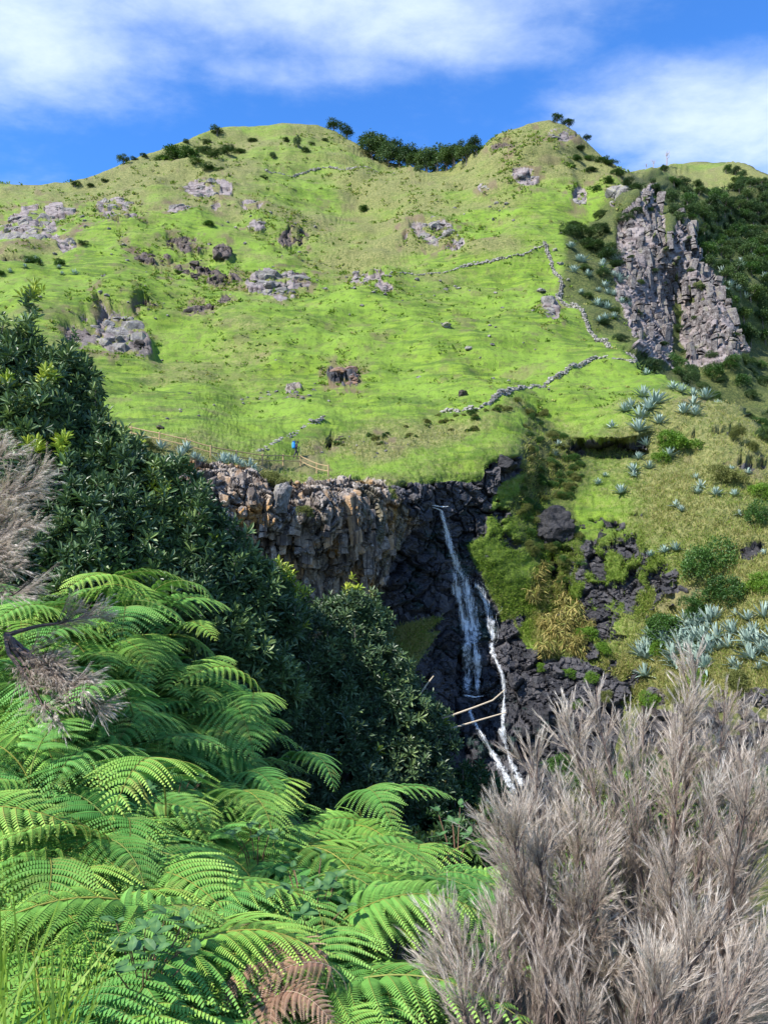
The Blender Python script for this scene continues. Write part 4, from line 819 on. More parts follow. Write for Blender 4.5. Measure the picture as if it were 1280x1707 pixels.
sp_p = np.concatenate(sp_p); acc = Acc(); TT = np.array([(0, 0, 1.6), (.6, 0, 0), (-.4, .5, 0), (-.4, -.5, 0)]); acc.scatter(TT, np.array([(0, 1, 2), (0, 2, 3), (0, 3, 1), (1, 3, 2)]), sp_p - fb, np.repeat(np.eye(3)[None], len(sp_p), 0), rs.uniform(.006, .018, len(sp_p)), rs.uniform(0, 1, len(sp_p)))
m_spray = plain('spray_drops', (0.8, 0.85, 0.87), .3); tag(obj('spray', acc.mesh('spray'), m_spray, fall), kind='stuff')
# two bare bramble stems hanging across the lower fall are built with the foreground shrubs

# ------------------------------------------------------------------ fence and hiker on the path
m_post, t, b, o = mat('fence_wood'); t.l.new(t.mix(t.noise(objco(t), 8, 4), (0.20, 0.13, 0.06), (0.42, 0.31, 0.16)), b.inputs['Base Color']); b.inputs['Roughness'].default_value = 0.8
fl = [(172,716),(218,726),(265,734),(310,742),(352,748),(395,755),(440,762),(472,767),(501,771),(528,777),(548,783)]
fence = thing('footpath_fence', hit(472, 772)[0], 'low wooden post and rail fence beside the footpath on the cliff top', 'fence'); fo = np.array(fence.location)
tops = []
for (x, y) in fl:
    c, nn = hit(x, y + 8); acc = Acc(); tube(acc, [c - fo + [0, 0, -.3], c - fo + [0, 0, .5], c - fo + [0, 0, 1.02], c - fo + [0, 0, 1.05]], [.075, .07, .07, .03], 7); obj('post', acc.mesh('post'), m_post, fence); tops.append(c - fo)
for a_, b_ in zip(tops, tops[1:]):
    for h_ in (.45, .92):
        acc = Acc(); p0, p1 = a_ + [0, 0, h_], b_ + [0, 0, h_]; tube(acc, [p0, (p0 * 2 + p1) / 3 - [0, 0, .02], (p0 + 2 * p1) / 3 - [0, 0, .02], p1], .048, 6); obj('rail', acc.mesh('rail'), m_post, fence)
hk, nn = hit(492, 772); hk = hk + np.array([0, 0, 0.02])
person = thing('person', hk, 'hiker in dark clothes walking right along the path with trekking pole', 'person', None, (0, 0, 0.25))
def skin(name, verts, edges, radii, mat_, parent, root=0, sub=2):
    me = bpy.data.meshes.new(name); me.from_pydata(verts, edges, []); o = obj(name, me, mat_, parent)
    o.modifiers.new('skin', 'SKIN')
    for i, r_ in enumerate(radii): me.skin_vertices[0].data[i].radius = (r_, r_) if not isinstance(r_, tuple) else r_; me.skin_vertices[0].data[i].use_root = (i == root)
    s_ = o.modifiers.new('sub', 'SUBSURF'); s_.levels = s_.render_levels = sub; return o
bv = [(0,0,.93),(0.03,0,1.12),(.09,0,1.40),(.12,0,1.50),(.15,0,1.60),(.17,0,1.72), (.0,.10,.90),(.20,.11,.50),(.12,.11,.08),(.26,.12,.04), (.0,-.10,.90),(-.06,-.11,.50),(-.28,-.11,.12),(-.17,-.11,.04), (.09,.20,1.40),(.02,.25,1.13),(.24,.24,.98),(.31,.24,.97), (.09,-.20,1.40),(.10,-.26,1.13),(.32,-.24,1.06),(.39,-.24,1.06)]
be = [(0,1),(1,2),(2,3),(3,4),(4,5),(0,6),(6,7),(7,8),(8,9),(0,10),(10,11),(11,12),(12,13),(2,14),(14,15),(15,16),(16,17),(2,18),(18,19),(19,20),(20,21)]
br = [(.15,.13),(.14,.12),(.15,.13),.055,.095,.08,.10,.068,.048,.04,.10,.068,.048,.04,.062,.046,.034,.03,.062,.046,.034,.03]
m_cloth = plain('dark_jacket_and_trousers', (0.035, 0.030, 0.045)); skin('body', bv, be, br, m_cloth, person)
skin('jacket', [(0.0,0,1.0),(0.04,0,1.16),(.09,0,1.38)], [(0,1),(1,2)], [(.165,.15),(.16,.14),(.165,.15)], plain('plum_jacket', (0.10, 0.055, 0.07)), person)
skin('hair', [(.13,0,1.66),(.14,0,1.74)], [(0,1)], [.10,.09], plain('brown_hair', (0.05, 0.03, 0.02)), person)
skin('face', [(.19,0,1.62),(.235,0,1.63)], [(0,1)], [.072,.05], plain('skin', (0.55, 0.34, 0.25)), person)
acc = Acc(); tube(acc, [(.40,-.24,1.12),(.42,-.24,.6),(.47,-.24,.0)], [.014,.012,.010], 6)
tag(obj('trekking_pole', acc.mesh('trekking_pole'), plain('pole_metal', (.3,.3,.3), .4), None, hk, (0, 0, .25)), 'thin trekking pole held by the hiker on the path', 'trekking pole')
bp = thing('backpack', hk, 'bright blue backpack worn by the hiker on the path', 'backpack', None, (0, 0, .25))
m_blue = plain('blue_nylon', (0.02, 0.26, 0.62), .6)
V, Fc = ICO[3]; sq = np.sign(V) * np.abs(V) ** .6
obj('pack_body', mesh('pack_body', sq * [.17, .19, .34] + [-.22, 0, 1.28], Fc, None, True), m_blue, bp); obj('pack_lid', mesh('pack_lid', sq * [.16, .18, .08] + [-.20, 0, 1.62], Fc, None, True), plain('dark_blue_nylon', (.01, .09, .30)), bp); obj('side_pocket', mesh('side_pocket', sq * [.10, .05, .12] + [-.22, -.20, 1.12], Fc, None, True), m_blue, bp)

# ------------------------------------------------------------------ rough grass over the slopes
m_tuft = leaf_mat('grass_blades', [(0, (0.09, 0.17, 0.015)), (0.45, (0.17, 0.27, 0.03)), (0.75, (0.22, 0.25, 0.06)), (1, (0.36, 0.32, 0.13))], 0.7, 0.3, 0.2)
r = np.random.default_rng(5); gi = np.flatnonzero((fx > -20) & (fx < 1300) & (fy > 300) & (fy < 1180) & (rock < 0.45) & (soil < .4))
wgt = np.interp(fy[gi], [300, 650, 715, 1180], [0, 0, 1.2, 1.2]) * (1 + 4 * moss[gi] * (fy[gi] > 860)) * np.where((fx[gi] > 860) & (fy[gi] > 640), 1.8, 1.0) * (0.5 + dry[gi]); gi = r.choice(gi, 56000, p=wgt / wgt.sum())
acc = Acc(); T = np.array([(-.05, 0, 0), (.05, 0, 0), (0.06, .55, .1), (0.0, 1, .42)]); TF = np.array([(0, 1, 2, 3)])
for q in range(3):
    p = P[gi] + r.normal(size=(len(gi), 3)) * .12; d = unit(N[gi] * .5 + [0, -.15, .55] + r.normal(size=p.shape) * .45)
    hgt = (.16 + .34 * dry[gi] * r.uniform(.5, 1, len(gi))) * np.interp(dist[gi], [60, 120, 220], [.9, .9, .9]); 
    acc.scatter(T, TF, p - N[gi] * .04, frames(d, r.uniform(-3.14, 3.14, len(gi))), hgt, np.clip(dry[gi] * .85 + r.normal(size=len(gi)) * .16, 0, 1))
ti = np.flatnonzero((fx > -20) & (fx < 1060) & (fy > 225) & (fy < 700) & (rock < .5)); wt_ = (.25 + 1.6 * halo[ti] + .9 * dry[ti] ** 2) * np.where(vnoise(P[ti] * .12, 7) > .0, 1, .12); ti = r.choice(ti, 3400, p=wt_ / wt_.sum()); nl = 9
tp_ = np.repeat(P[ti], nl, 0); ts = np.repeat(np.interp(dist[ti], [80, 250], [.22, .50]) * r.uniform(.6, 1.5, len(ti)), nl); tp_ = tp_ + r.normal(size=tp_.shape) * (ts * .55)[:, None] * [1, 1, .3]; td = unit(r.normal(size=tp_.shape) * [1, 1, .5] + [0, 0, .6])
acc.scatter(LEAF_D * [.8, 1, 1], LEAF_F, tp_, frames(td, r.uniform(-1.5, 1.5, len(td))), ts * 1.1, np.clip(np.repeat(r.uniform(-.1, .9, len(ti)), nl) + r.normal(size=len(td)) * .08, 0, 1))
tag(obj('grass', acc.mesh('grass'), m_tuft), 'rough tufted grass covering the hillside and gorge slopes', 'grass', None, 'stuff')
# ------------------------------------------------------------------ near bank below the viewpoint
CAN = [(0,1000,5.2),(100,980,5.6),(250,1080,5.4),(330,1110,5.2),(0,1150,4.2),(150,1150,4.6),(300,1250,4.7),(400,1220,5.0),(450,1330,4.7),(560,1400,4.5),(0,1400,3.0),(200,1400,3.3),(400,1450,3.4),(600,1450,3.8),(700,1420,4.2),(820,1480,4.0),(100,1650,2.2),(400,1650,2.3),(650,1650,2.6),(800,1600,3.0),(0,1740,1.9),(640,1800,2.0),(1280,1800,2.0),(1280,1500,3.2),(1000,1500,3.6),(-200,1100,4.2),(-200,1700,1.9)]
tC = TPS(CAN, 1e-2)
cpts = np.array([at(a_, b_, d_) for a_, b_, d_ in CAN])
def qb(x, y): return np.stack([np.ones_like(x), x, y, x * y, x * x, y * y], -1)
cf = np.linalg.lstsq(qb(cpts[:, 0], cpts[:, 1]), cpts[:, 2], rcond=None)[0]
def ground(x, y):
    x, y = np.asarray(x, float), np.asarray(y, float)
    xc, yc = np.clip(x, -3.2, 2.0), np.clip(y, 1.2, 5.6)
    z = qb(xc, yc) @ cf - 0.62
    return z - 0.55 * np.clip(y - 5.4, 0, None) ** 1.25 - 0.25 * np.clip(x - 1.5, 0, None) - np.where(y < 1.2, 0, 0)
gx, gy = np.meshgrid(np.linspace(-9, 9, 110), np.linspace(-2.0, 26, 150)); gz = ground(gx, gy) + 0.10 * fbm(np.stack([gx, gy, gx * 0], -1).reshape(-1, 3) * 1.3, 4, 90).reshape(gx.shape)
gz = np.where(gy < 0.9, np.minimum(gz, -1.62), gz); gz = np.where((np.abs(gx) < 1.0) & (gy < 1.0), -1.62, gz)
a_ = (np.arange(149)[:, None] * 110 + np.arange(109)[None]).ravel()
m_soil, t, b, o = mat('bank_soil'); n_ = t.noise(posn(t), 6, 5, .7); t.l.new(t.mix(t.ramp(n_, .35, .65), (0.020, 0.022, 0.010), (0.06, 0.055, 0.03)), b.inputs['Base Color']); b.inputs['Roughness'].default_value = .95
tag(obj('bank', mesh('bank', np.stack([gx, gy, gz], -1).reshape(-1, 3), np.stack([a_, a_ + 1, a_ + 111, a_ + 110], -1), None, True), m_soil), 'shaded earth bank under the ferns', None, None, 'structure')

# ------------------------------------------------------------------ bracken
def frond(seed, L=0.85, st=0.38):
    """bracken frond: bare stipe, arching midrib, opposite pinnae that droop, each a comb of pinnules"""
    r = np.random.default_rng(seed); acc = Acc()
    n = 40; s = np.linspace(0, st + L, n); th = np.radians(np.interp(s, [0, st, st + L], [r.uniform(6, 16), r.uniform(48, 68), r.uniform(125, 165)]))
    ds = s[1] - s[0]; y = np.r_[0, np.cumsum(np.sin(th[:-1]) * ds)]; z = np.r_[0, np.cumsum(np.cos(th[:-1]) * ds)]; x = 0.04 * np.sin(s * 2.2 + r.uniform(0, 6))
    ax = np.stack([x, y, z], -1); tube(acc, ax, np.interp(s, [0, st + L], [.006, .0012]), 4, 0.97)
    T = unit(np.gradient(ax, axis=0)); npin = 15; PT = np.array([(-.5, 0, 0), (.5, 0, 0), (.46, .50, -.03), (.08, 1, -.10), (-.08, 1, -.10), (-.46, .50, -.03)])
    for i in range(npin):
        f = i / (npin - 1); s0 = st + L * (0.02 + 0.96 * f ** 0.92); k = min(int(s0 / ds), n - 2)
        o0 = np.array([np.interp(s0, s, ax[:, q]) for q in range(3)]); tk = T[k]; side = np.array([1.0, 0, 0]); nrm = unit(np.cross(side, tk))
        pl = (0.36 * (1 - f) ** 0.85 + 0.02) * L / .85 * r.uniform(.9, 1.08)
        if i == 0: pl *= .9
        for sg in (-1, 1):
            m = max(int(pl / .0108), 5); u = np.linspace(0, 1, m); a0 = math.radians(58 + 14 * (1 - f) + r.uniform(-6, 6))
            fw = unit(tk * math.cos(a0) + side * sg * math.sin(a0)); bend = r.uniform(.25, .55); drop = r.uniform(.24, .50) * (1 - .4 * f)
            pts = o0 + pl * (u[:, None] * fw + (u ** 2)[:, None] * tk * bend * .30 + (u ** 2)[:, None] * np.array([0, 0, -drop]) + (np.sin(u * 3.14) * .06)[:, None] * nrm)
            tube(acc, pts[::2] if m > 7 else pts, np.linspace(.0018, .0006, len(pts[::2]) if m > 7 else m), 3, 0.95)
            dt = unit(np.gradient(pts, axis=0)); pn = unit(nrm * .95 + np.array([0, 0, .15])); cr_ = unit(np.cross(dt, pn))
            ln = .047 * (np.clip(1.02 - u, 0, 1) ** .55) * np.interp(u, [0, .12, 1], [.65, 1, .9]) * (pl / .34) ** .45
            for s2 in (-1, 1):
                d = unit(cr_ * s2 + dt * .28 - pn * r.uniform(.18, .4)); zz_ = unit(pn - d * (pn * d).sum(-1, keepdims=True)); xx_ = np.cross(d, zz_)
                R = np.stack([xx_, d, zz_], -1); wd = pl / m * .86
                acc2 = np.stack([np.full(m, wd), ln, np.full(m, .03)], -1)
                acc.scatter(PT, np.array([(0, 1, 2, 5), (5, 2, 3, 4)]), pts, R, acc2, np.clip(.12 + .55 * u + .25 * f + r.normal(size=m) * .05, 0, .9))
    mid = ax[int(n * .66)]
    return acc, mid
m_fern = leaf_mat('fern_green', [(0, (0.075, 0.22, 0.045)), (0.45, (0.15, 0.35, 0.08)), (0.88, (0.30, 0.50, 0.14)), (0.93, (0.20, 0.24, 0.06)), (1, (0.20, 0.22, 0.06))], 0.66, 0.22, 0.22)
t = NT(m_fern.node_tree); bs = [n_ for n_ in t.n if n_.type == 'BSDF_PRINCIPLED'][0]; src = bs.inputs['Base Color'].links[0].from_socket
oi = t.new('ShaderNodeObjectInfo').outputs['Random']; tone = t.mix(t.ramp(oi, 0, 1), (0.70, 0.85, 0.80), (1.40, 1.18, 0.85)); wear = t.noise(objco(t), 4.5, 4, .65); cc_ = t.mix(1.0, src, tone, 'MULTIPLY'); cc_ = t.mix(t.math('MULTIPLY', t.ramp(wear, .58, .72), .7), cc_, (0.22, 0.20, 0.05)); t.l.new(cc_, bs.inputs['Base Color'])
m_deadfern = leaf_mat('dead_fern', [(0, (0.20, 0.10, 0.07)), (0.5, (0.33, 0.20, 0.13)), (1, (0.46, 0.35, 0.25))], 0.8, 0.2, 0.2)
fr = [frond(600 + i, 0.78 + 0.05 * (i % 4), 0.34 + .03 * (i % 3)) for i in range(9)]
fr_me = [a__.mesh('frond') for a__, _ in fr]; fr_mid = [m__ for _, m__ in fr]
fr_dead = [me.copy() for me in fr_me[:3]]
for me in fr_me: me.materials.append(m_fern)
for me in fr_dead: me.materials.append(m_deadfern)
fp = np.array([(-60,960),(40,985),(110,968),(200,1020),(320,1105),(395,1215),(465,1320),(545,1405),(600,1400),(660,1372),(720,1430),(830,1500),(800,1580),(760,1650),(745,1760),(-60,1760)], float)
r = np.random.default_rng(21); seeds_ = []
for q in range(9000):
    x, y = r.uniform(-60, 840), r.uniform(950, 1760)
    if poly_sdf(np.array([x]), np.array([y]), fp)[0] > 0: continue
    d = float(tC(np.array([x]), np.array([y]))[0]); sp = 0.145 * F_PX / d
    if all((x - a_) ** 2 + ((y - b_) * 1.25) ** 2 > sp * sp for a_, b_, _ in seeds_): seeds_.append((x, y, d))
print('ferns', len(seeds_))
def fern(x, y, d, az, sc, nf, meshes, label, group, up=0.0):
    p = at(x, y, d) + np.array([0, 0, up]); k = int(r.integers(len(meshes))); ca, sa = math.cos(az), math.sin(az); mid = fr_mid[k] * sc
    base = p - np.array([mid[0] * ca - mid[1] * sa, mid[0] * sa + mid[1] * ca, mid[2]])
    root = thing('fern', base, label, 'fern', group)
    for q in range(nf):
        kk = k if q == 0 else int(r.integers(len(meshes))); aa = az if q == 0 else az + (1 if q % 2 else -1) * r.uniform(.6, 1.5)
        obj('frond', meshes[kk], None, root, (0, 0, 0) if q == 0 else (r.uniform(-.05, .05), r.uniform(-.05, .05), r.uniform(-.08, .03)), (r.uniform(-.28, .22), r.uniform(-.28, .28), aa), sc * (1 if q == 0 else r.uniform(.8, 1.05)))
FL = 'bright green bracken fern arching over the near bank'
for (x, y, d) in seeds_:
    az = math.pi + r.normal() * .75 + (0.55 if x > 120 else -.35)       # +Y frond axis turned to face downhill, towards the viewer and the right
    if (x - 425) ** 2 + ((y - 1600) * 1.0) ** 2 < 55 ** 2: continue
    fern(x, y, d, az, r.uniform(.60, 1.05), 3 if y < 1500 else 2, fr_me, FL, 'bracken ferns on the near bank')
for (x, y) in ((395,1585),(440,1620),(470,1660),(420,1640),(520,1690)):
    fern(x, y, float(tC(np.array([x]), np.array([y]))[0]), math.pi + r.normal() * .9, .32, 3, fr_dead, 'withered red brown bracken fern among the green ones', 'withered ferns', 0.05)
for (x, y, d, az) in ((640,1340,4.7,3.6),(240,1000,5.3,4.4),(310,985,5.6,4.5),(220,965,5.6,4.2)):
    fern(x, y, d, az, .8, 2, fr_me, 'tall young bracken fern standing clear above the dark shrubs', 'tall ferns', .05)

# ------------------------------------------------------------------ evergreen shrubs with leaf rosettes
LT = np.array([(0, 0, 0), (.10, .38, .05), (.13, .74, .02), (0, 1, -.10), (-.13, .74, .02), (-.10, .38, .05)]); LTF = np.array([(0, 1, 2, 3), (0, 3, 4, 5)])
m_ever = leaf_mat('evergreen_leaves', [(0, (0.034, 0.072, 0.032)), (0.45, (0.080, 0.145, 0.050)), (0.86, (0.21, 0.29, 0.09)), (0.90, (0.22, 0.33, 0.03)), (1, (0.42, 0.47, 0.06))], 0.45, 0.14, 0.5)
m_ever3 = leaf_mat('olive_evergreen_leaves', [(0, (0.035, 0.070, 0.030)), (0.45, (0.075, 0.13, 0.050)), (0.80, (0.17, 0.24, 0.085)), (0.86, (0.20, 0.16, 0.07)), (0.90, (0.22, 0.33, 0.03)), (1, (0.42, 0.47, 0.06))], 0.45, 0.14, 0.5)
m_ever2 = leaf_mat('mixed_bush_leaves', [(0, (0.014, 0.04, 0.014)), (0.6, (0.05, 0.11, 0.03)), (0.8, (0.12, 0.10, 0.04)), (0.9, (0.22, 0.12, 0.04)), (1, (0.20, 0.30, 0.05))], 0.45, 0.15, 0.4)
def rosettes(acc, pos, axis, size, r, n=10, bright=None):
    m = len(pos); k = np.arange(n); az = (k * 2.39996)[None] + r.uniform(0, 6.28, (m, 1)); el = np.radians(np.linspace(8, 68, n))[None] + r.uniform(-.2, .2, (m, n))
    loc = np.stack([np.cos(el) * np.cos(az), np.sin(el), np.cos(el) * np.sin(az)], -1)
    R0 = frames(axis); d = np.einsum('mij,mnj->mni', R0, loc).reshape(-1, 3); p = np.repeat(pos, n, 0) - np.repeat(unit(axis), n, 0) * (np.tile(np.linspace(.35, 0, n), m) * np.repeat(size, n) * .7)[:, None]
    base = np.clip(.10 + r.beta(2, 2.4, m) * .62 + .40 * fbm(pos * 2.4, 3, 12), 0, .84)
    if bright is not None: base = np.where(bright, r.uniform(.9, 1, m), base)
    v = np.repeat(base, n); v = np.where(v < .86, np.clip(v + r.normal(size=len(v)) * .08, 0, .85), v)
    acc.scatter(LT, LTF, p, frames(d, r.normal(size=len(d)) * .35, up=np.repeat(unit(axis), n, 0)), np.repeat(size, n) * r.uniform(.75, 1.2, len(d)), v)
def evergreen(name, blobs, base_px, spires, brights, dens, leaf, m_, label, seed, cat='shrub'):
    r = np.random.default_rng(seed); B = np.array([list(at(x, y, d)) + [rp * d / F_PX] for x, y, d, rp in blobs])
    bx, by, bd = base_px; p0 = at(bx, by, bd); p0[2] = float(ground(p0[0], p0[1]) - .1)
    root = thing(name, p0, label, cat); acc = Acc(); tot = (B[:, 3] ** 2).sum()
    for (x, y, z, R) in B:
        m = int(dens * R * R); dirs = unit(r.normal(size=(m, 3))); lump = 1 + .42 * fbm(dirs * 2.6 + x * 7, 3, 8)
        rad = R * lump * r.choice([1.0, .86, .70], m, p=[.55, .3, .15]) * r.uniform(.94, 1.06, m)
        pos = np.array([x, y, z]) + dirs * rad[:, None]
        dd = np.linalg.norm(pos[:, None] - B[None, :, :3], axis=-1) / B[None, :, 3]
        keep = dd.min(1) > .62; pos, dirs = pos[keep], dirs[keep]
        rosettes(acc, pos - p0, unit(dirs * .75 + r.normal(size=dirs.shape) * .35 + [0, 0, .55]), leaf * r.uniform(.8, 1.2, len(pos)), r, 9, r.uniform(size=len(pos)) < .006)
    wood = Acc(); spires = list(spires)
    for (x, y, d, rp) in blobs:
        for q in range(6):
            an = r.uniform(-.3, 3.44); spires.append((x + math.cos(an) * rp * r.uniform(.5, 1.08), y - math.sin(an) * rp * r.uniform(.5, 1.15), d - r.uniform(-.1, .8) * rp * d / F_PX, r.uniform(.12, .26)))
    for (x, y, d, h_) in spires:                                          # leading shoots
        a_ = at(x, y, d); q = np.linspace(0, 1, max(int(h_ / .035), 4)); lean = r.normal(size=2) * .08
        pos = a_ - np.stack([q * lean[0], q * lean[1], q], -1) * h_ ; tube(wood, pos - p0, .006, 4)
        pp_ = np.repeat(pos, 2, 0) + r.normal(size=(2 * len(pos), 3)) * .03; rosettes(acc, pp_ - p0, unit(r.normal(size=pp_.shape) * .3 + [0, 0, 1]), np.repeat(leaf * (.75 + .4 * q), 2), r, 8)
    for (x, y, d) in brights:
        a_ = at(x, y, d) + r.normal(size=(7, 3)) * .05; rosettes(acc, a_ - p0, unit(r.normal(size=a_.shape) * .3 + [0, 0, 1]), np.full(7, leaf * .95), r, 10, np.ones(7, bool))
    for (x, y, z, R) in B:
        e = np.array([x, y, z]) - p0; mid = e * .5 + np.array([0, 0, -.1 * np.linalg.norm(e)]) * r.uniform(-.3, 1); tube(wood, [np.zeros(3) - [0, 0, .2], mid * .5, mid, e * .8, e + unit(e) * R * .4], [.05, .04, .03, .018, .006], 6)
        for q in range(9):
            d_ = unit(r.normal(size=3) + [0, 0, .4]); tube(wood, [e * .8, e + d_ * R * .5, e + d_ * R * .93], [.012, .008, .003], 4)
    obj('trunk', wood.mesh('trunk'), m_bark, root); obj('crown', acc.mesh('crown'), m_, root)
evergreen('evergreen_tree', [(20,640,7.6,70),(95,650,7.7,62),(50,730,7.2,85),(140,765,7.3,62),(10,820,6.8,85),(100,860,6.8,90),(-60,700,7.2,90),(30,940,6.4,80)], (20,1300,6.6), [(48,492,7.6,.45),(30,545,7.6,.35),(8,535,7.5,.35),(75,585,7.7,.3),(118,560,7.8,.35),(160,640,7.5,.38),(172,690,7.4,.3),(100,600,7.6,.3),(60,560,7.6,.35),(-10,590,7.4,.4)], [(10,640,7.0),(80,630,7.1),(60,740,6.6),(95,745,6.6),(48,488,7.6)], 3300, .100, m_ever, 'tall dark evergreen tree with upright leafy shoots above the grey brush', 41, 'tree')
evergreen('evergreen_shrub', [(205,810,7.2,75),(270,860,7.1,80),(180,920,6.6,100),(320,930,7.1,85),(390,1010,7.2,80),(280,1030,6.6,100),(440,1030,7.4,58),(370,1100,6.8,85),(150,1010,6.2,80),(300,1150,6.4,80),(430,1150,7.0,70),(330,1230,6.0,70)], (260,1500,6.4), [(250,800,7.0,.2),(215,735,7.3,.25),(180,735,7.3,.25),(330,850,7.2,.2),(480,965,7.5,.3),(505,990,7.6,.25),(420,950,7.4,.2)], [(252,790,6.9),(272,815,6.9),(480,955,7.4),(500,985,7.5),(300,870,6.8)], 3300, .094, m_ever, 'broad dark evergreen shrub spreading in front of the columned cliff', 42)
evergreen('evergreen_shrub', [(560,1090,8.2,80),(500,1170,7.9,90),(620,1170,8.2,90),(690,1225,8.3,62),(440,1260,7.2,80),(550,1280,7.6,100),(650,1300,8.0,85),(520,1360,7.2,60),(590,1040,8.3,50),(620,1370,7.5,55),(700,1300,8.2,50)], (560,1560,7.2), [(590,985,8.2,.28),(560,1020,8.2,.25),(610,1000,8.3,.25),(540,1050,8.1,.25),(640,1100,8.2,.2)], [(590,978,8.2),(735,1200,8.3)], 3700, .078, m_ever3, 'dense dark evergreen shrub below the waterfall ledge', 43)
evergreen('mixed_bush', [(785,1330,8.6,45),(750,1370,8.2,52),(715,1405,7.6,50),(800,1390,8.0,45),(760,1430,7.2,50),(690,1440,6.8,45)], (760,1600,7.4), [(780,1285,8.6,.15),(820,1310,8.6,.15)], [(700,1400,7.0)], 4300, .085, m_ever2, 'small mixed bush with rusty leaves at the foot of the fall', 44)
evergreen('leafy_shrub', [(1060,1330,4.4,38),(1145,1350,4.4,34),(960,1480,4.0,36),(1000,1420,4.2,30)], (1060,1700,4.2), [], [(1080,1315,4.3),(1140,1335,4.3)], 5200, .060, m_bright, 'bright green leafy shrub showing through the dry heather', 45)
# pale bare stems leaning over the lower fall
acc = Acc()
for pts in ([(700,1205),(745,1192),(790,1178),(820,1165),(840,1149)], [(705,1225),(755,1212),(800,1200),(842,1186)], [(700,1160),(712,1140),(722,1128)]):
    q = np.array(pts, float); w_ = np.array([at(x, y, 8.2) for x, y in q]) + r.normal(size=(len(q), 3)) * .008; root_ = w_[0]; tube(acc, w_ - at(700, 1205, 8.2), np.linspace(.011, .006, len(q)), 5)
m_stem = plain('pale_stem', (0.50, 0.42, 0.30)); tag(obj('bare_stem', acc.mesh('bare_stem'), m_stem, None, at(700, 1205, 8.2)), 'pale bare stems leaning out across the lower waterfall', 'stem', None, 'stuff')

# ------------------------------------------------------------------ dry grey heather
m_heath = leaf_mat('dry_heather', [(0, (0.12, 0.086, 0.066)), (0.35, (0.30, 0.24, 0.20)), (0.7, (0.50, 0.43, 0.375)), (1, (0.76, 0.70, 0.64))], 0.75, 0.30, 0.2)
m_hwood = plain('heather_wood', (0.11, 0.075, 0.06))
def heather(base, tips, label, seed, strands=44, subs=20, bow=.25, ln=1.0):
    r = np.random.default_rng(seed); base = np.array(base, float); root = thing('dry_heather', base, label, 'shrub'); hair = Acc()
    ST = np.array([(-1, 0, 0), (1, 0, 0), (.2, 1, .0)]); SF = np.array([(0, 1, 2)])
    for (x, y, d) in tips:
        tip = at(x, y, d) - base; L = np.linalg.norm(tip); side = unit(r.normal(size=3)) * L * .05
        mid = tip * .5 + side + np.array([tip[0] * -.12, tip[1] * -.12, 0.0]); q = np.linspace(0, 1, 14)[:, None]
        cv = (1 - q) ** 2 * 0 + 2 * q * (1 - q) * mid + q ** 2 * tip + np.cumsum(r.normal(size=(14, 3)), 0) * .006
        bt = r.uniform(0, .16); wood = Acc(); tube(wood, cv, np.linspace(.015, .0025, 14), 5); T = unit(np.gradient(cv, axis=0))
        pos_all, dir_all, tone_all = [], [], []
        for s_ in range(subs):
            f = 1 - (r.uniform(0, 1) ** 1.1) * .52 if s_ else .97; k = min(int(f * 13), 12); o_ = cv[k] + (cv[k + 1] - cv[k]) * (f * 13 - k)
            d_ = unit(T[k] * 1.0 + unit(r.normal(size=3)) * .68 + [0, 0, .35]) if s_ else T[-1]; l_ = r.uniform(.10, .20) * (1.35 - .65 * f) * ln
            tw = o_ + np.linspace(0, 1, 6)[:, None] * d_ * l_ + (np.linspace(0, 1, 6) ** 2)[:, None] * np.array([0, 0, .04]); tube(wood, tw, np.linspace(.003, .001, 6), 3)
            for t_ in range(8):                                             # feathery twigs
                f2 = r.uniform(.15, 1); o2 = o_ + d_ * l_ * f2; d2 = unit(d_ + unit(r.normal(size=3)) * .5); l2 = r.uniform(.07, .15) * ln; u = r.uniform(0, 1, strands)
                pos_all.append(o2 + d2 * (u * l2)[:, None]); dir_all.append(unit(d2 + unit(r.normal(size=(strands, 3))) * (.40 - .16 * u)[:, None]))
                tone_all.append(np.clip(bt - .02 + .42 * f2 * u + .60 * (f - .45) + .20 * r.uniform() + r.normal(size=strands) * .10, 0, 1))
        pa_, da_, ta_ = np.concatenate(pos_all), np.concatenate(dir_all), np.concatenate(tone_all); n = len(pa_)
        if bow < 0: da_ = unit(da_ + np.array([.25, 0, -.5]))
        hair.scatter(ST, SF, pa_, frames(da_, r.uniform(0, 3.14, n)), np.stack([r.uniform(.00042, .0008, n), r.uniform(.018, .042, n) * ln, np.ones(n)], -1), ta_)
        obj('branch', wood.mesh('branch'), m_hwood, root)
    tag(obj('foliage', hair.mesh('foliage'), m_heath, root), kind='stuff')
rh = np.random.default_rng(9)
T1 = [(1160,1135,3.3),(1150,1190,3.25),(1000,1220,3.2),(945,1232,3.2),(1045,1235,3.4),(1215,1185,3.3),(1090,1230,3.6),(1250,1210,3.4),(1270,1270,3.0),(1130,1290,3.2),(980,1330,3.0),(1200,1330,2.9),(1060,1360,3.0),(1290,1360,2.9),(1010,1290,3.3),(1180,1240,3.4),(1120,1240,3.5),(1240,1300,3.1)]
T1 += [(rh.uniform(960, 1300), rh.uniform(1300, 1620), rh.uniform(2.4, 3.3)) for _ in range(13)]
T2 = [(905,1300,3.0),(925,1330,3.1),(845,1375,2.9),(825,1420,2.9),(880,1370,3.0),(860,1450,2.8),(940,1400,2.9),(900,1420,2.7)] + [(rh.uniform(840, 1020), rh.uniform(1400, 1600), rh.uniform(2.4, 3.0)) for _ in range(7)]
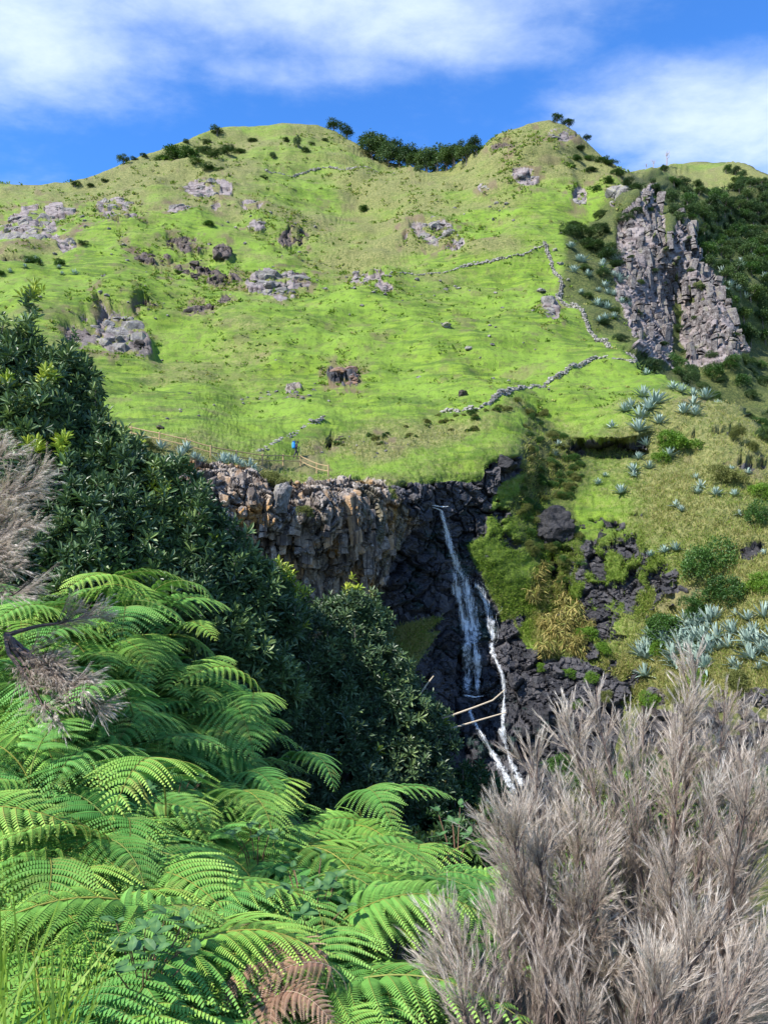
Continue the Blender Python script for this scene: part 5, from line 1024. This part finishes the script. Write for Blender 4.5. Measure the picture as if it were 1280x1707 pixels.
T3 = [(755,1585,2.5),(780,1600,2.5),(740,1665,2.4),(830,1560,2.6),(800,1640,2.4),(760,1690,2.3),(900,1640,2.4)] + [(rh.uniform(800, 1300), rh.uniform(1560, 1720), rh.uniform(1.95, 2.6)) for _ in range(12)]
heather(at(1130, 1960, 2.9), T1, 'large dry grey heather with feathery upright plumes in front of the gorge', 1)
heather(at(960, 1950, 2.7), T2, 'dry grey heather with pale plumes beside the lower waterfall', 2)
heather(at(960, 2250, 2.1), T3, 'low spreading brown grey heather beside the ferns', 3, subs=12)
heather(at(-260, 1000, 4.2), [(48,800,4.1),(62,790,4.2),(10,750,4.2),(28,880,4.0),(38,915,4.0),(5,945,3.9),(25,975,3.9),(-25,850,4.0),(-30,740,4.2),(5,985,3.8),(-10,910,3.9),(20,830,4.1),(0,870,4),(15,930,3.9)], 'grey dry heather brush leaning in front of the tall evergreen tree', 4, bow=-1, subs=18, ln=.95, strands=44)
heather(at(10, 1060, 4.3), [(175,1165,3.9),(150,1150,3.9),(120,1170,3.9),(90,1120,4.0),(130,1130,4.0),(170,1030,4.6),(75,1150,4.0),(110,1190,3.8)], 'withered grey heather spray lying over the ferns', 5, bow=-1, subs=18, ln=.8, strands=44)

# ------------------------------------------------------------------ bramble and grass at the path edge
m_bram = leaf_mat('bramble_leaves', [(0, (0.03, 0.085, 0.03)), (.6, (0.07, 0.16, 0.05)), (1, (0.16, 0.27, 0.07))], .5, .2, .4)
BL = np.array([(0, 0, 0), (.24, .22, .03), (.30, .50, .02), (.16, .82, 0), (0, 1, -.05), (-.16, .82, 0), (-.30, .50, .02), (-.24, .22, .03), (0, .5, -.04)]); BF = np.array([(0, 1, 2, 8), (8, 2, 3, 4), (8, 4, 5, 6), (0, 8, 6, 7)])
bl_me = mesh('leaf', BL, BF, {'var': np.linspace(.2, .8, 9)}); bl_me.materials.append(m_bram)
for (cx, cy, n, sx, sy, lb) in ((240,1625,46,80,45,'bramble with dark toothed leaves sprawling near the grass edge'),(520,1530,40,60,60,'bramble trailing between the ferns beside the withered one'),(290,1330,26,50,30,'bramble sprig poking out of the upper ferns'),(430,1420,26,60,30,'bramble sprig above the lower ferns'),(760,1420,22,40,30,'leafy bramble under the mixed bush')):
    d0 = float(tC(np.array([cx]), np.array([cy]))[0]); p0 = at(cx, cy, d0) - [0, 0, .3]; root = thing('bramble', p0, lb, 'bramble'); acc = Acc()
    for q in range(n // 3):
        x, y = cx + r.normal() * sx * .6, cy + r.normal() * sy * .6; e = at(x, y, float(tC(np.array([x]), np.array([y]))[0]) - .10) + [0, 0, .10] - p0
        tube(acc, [np.zeros(3), e * .5 + [0, 0, .1], e], [.004, .003, .0015], 4); az = r.uniform(0, 6.28)
        for k in range(3): obj('leaf', bl_me, None, root, e, (r.uniform(-.2, .7), r.uniform(-.4, .4), az + (k - 1) * 1.3), r.uniform(.045, .07))
    obj('cane', acc.mesh('cane'), plain('bramble_cane', (.16, .08, .05)), root)
acc = Acc(); GT = np.array([(-.5, 0, 0), (.5, 0, 0), (.4, .5, .06), (-.4, .5, .06), (0.05, 1, .38), (-.05, 1, .38)]); GF = np.array([(0, 1, 2, 3), (3, 2, 4, 5)])
gp = np.array([at(x, y, d) for x, y, d in zip(r.uniform(-60, 120, 150), r.uniform(1560, 1760, 150), r.uniform(1.75, 2.2, 150))]); gb = gp - np.array([0, 0, .22]); g0 = gb.mean(0)
acc.scatter(GT, GF, gb - g0, frames(unit(r.normal(size=(150, 3)) * .42 + [.1, -.05, 1]), r.uniform(-1.5, 1.5, 150)), np.stack([r.uniform(.005, .010, 150), r.uniform(.22, .42, 150), r.uniform(.2, .4, 150)], -1), r.uniform(.2, .7, 150))
m_blade = leaf_mat('long_grass', [(0, (0.10, 0.22, 0.02)), (1, (0.30, 0.42, 0.06))], .5, .35, .3)
tag(obj('long_grass', acc.mesh('long_grass'), m_blade, None, g0), 'long bright grass blades at the path edge by the ferns', 'grass', None, 'stuff')
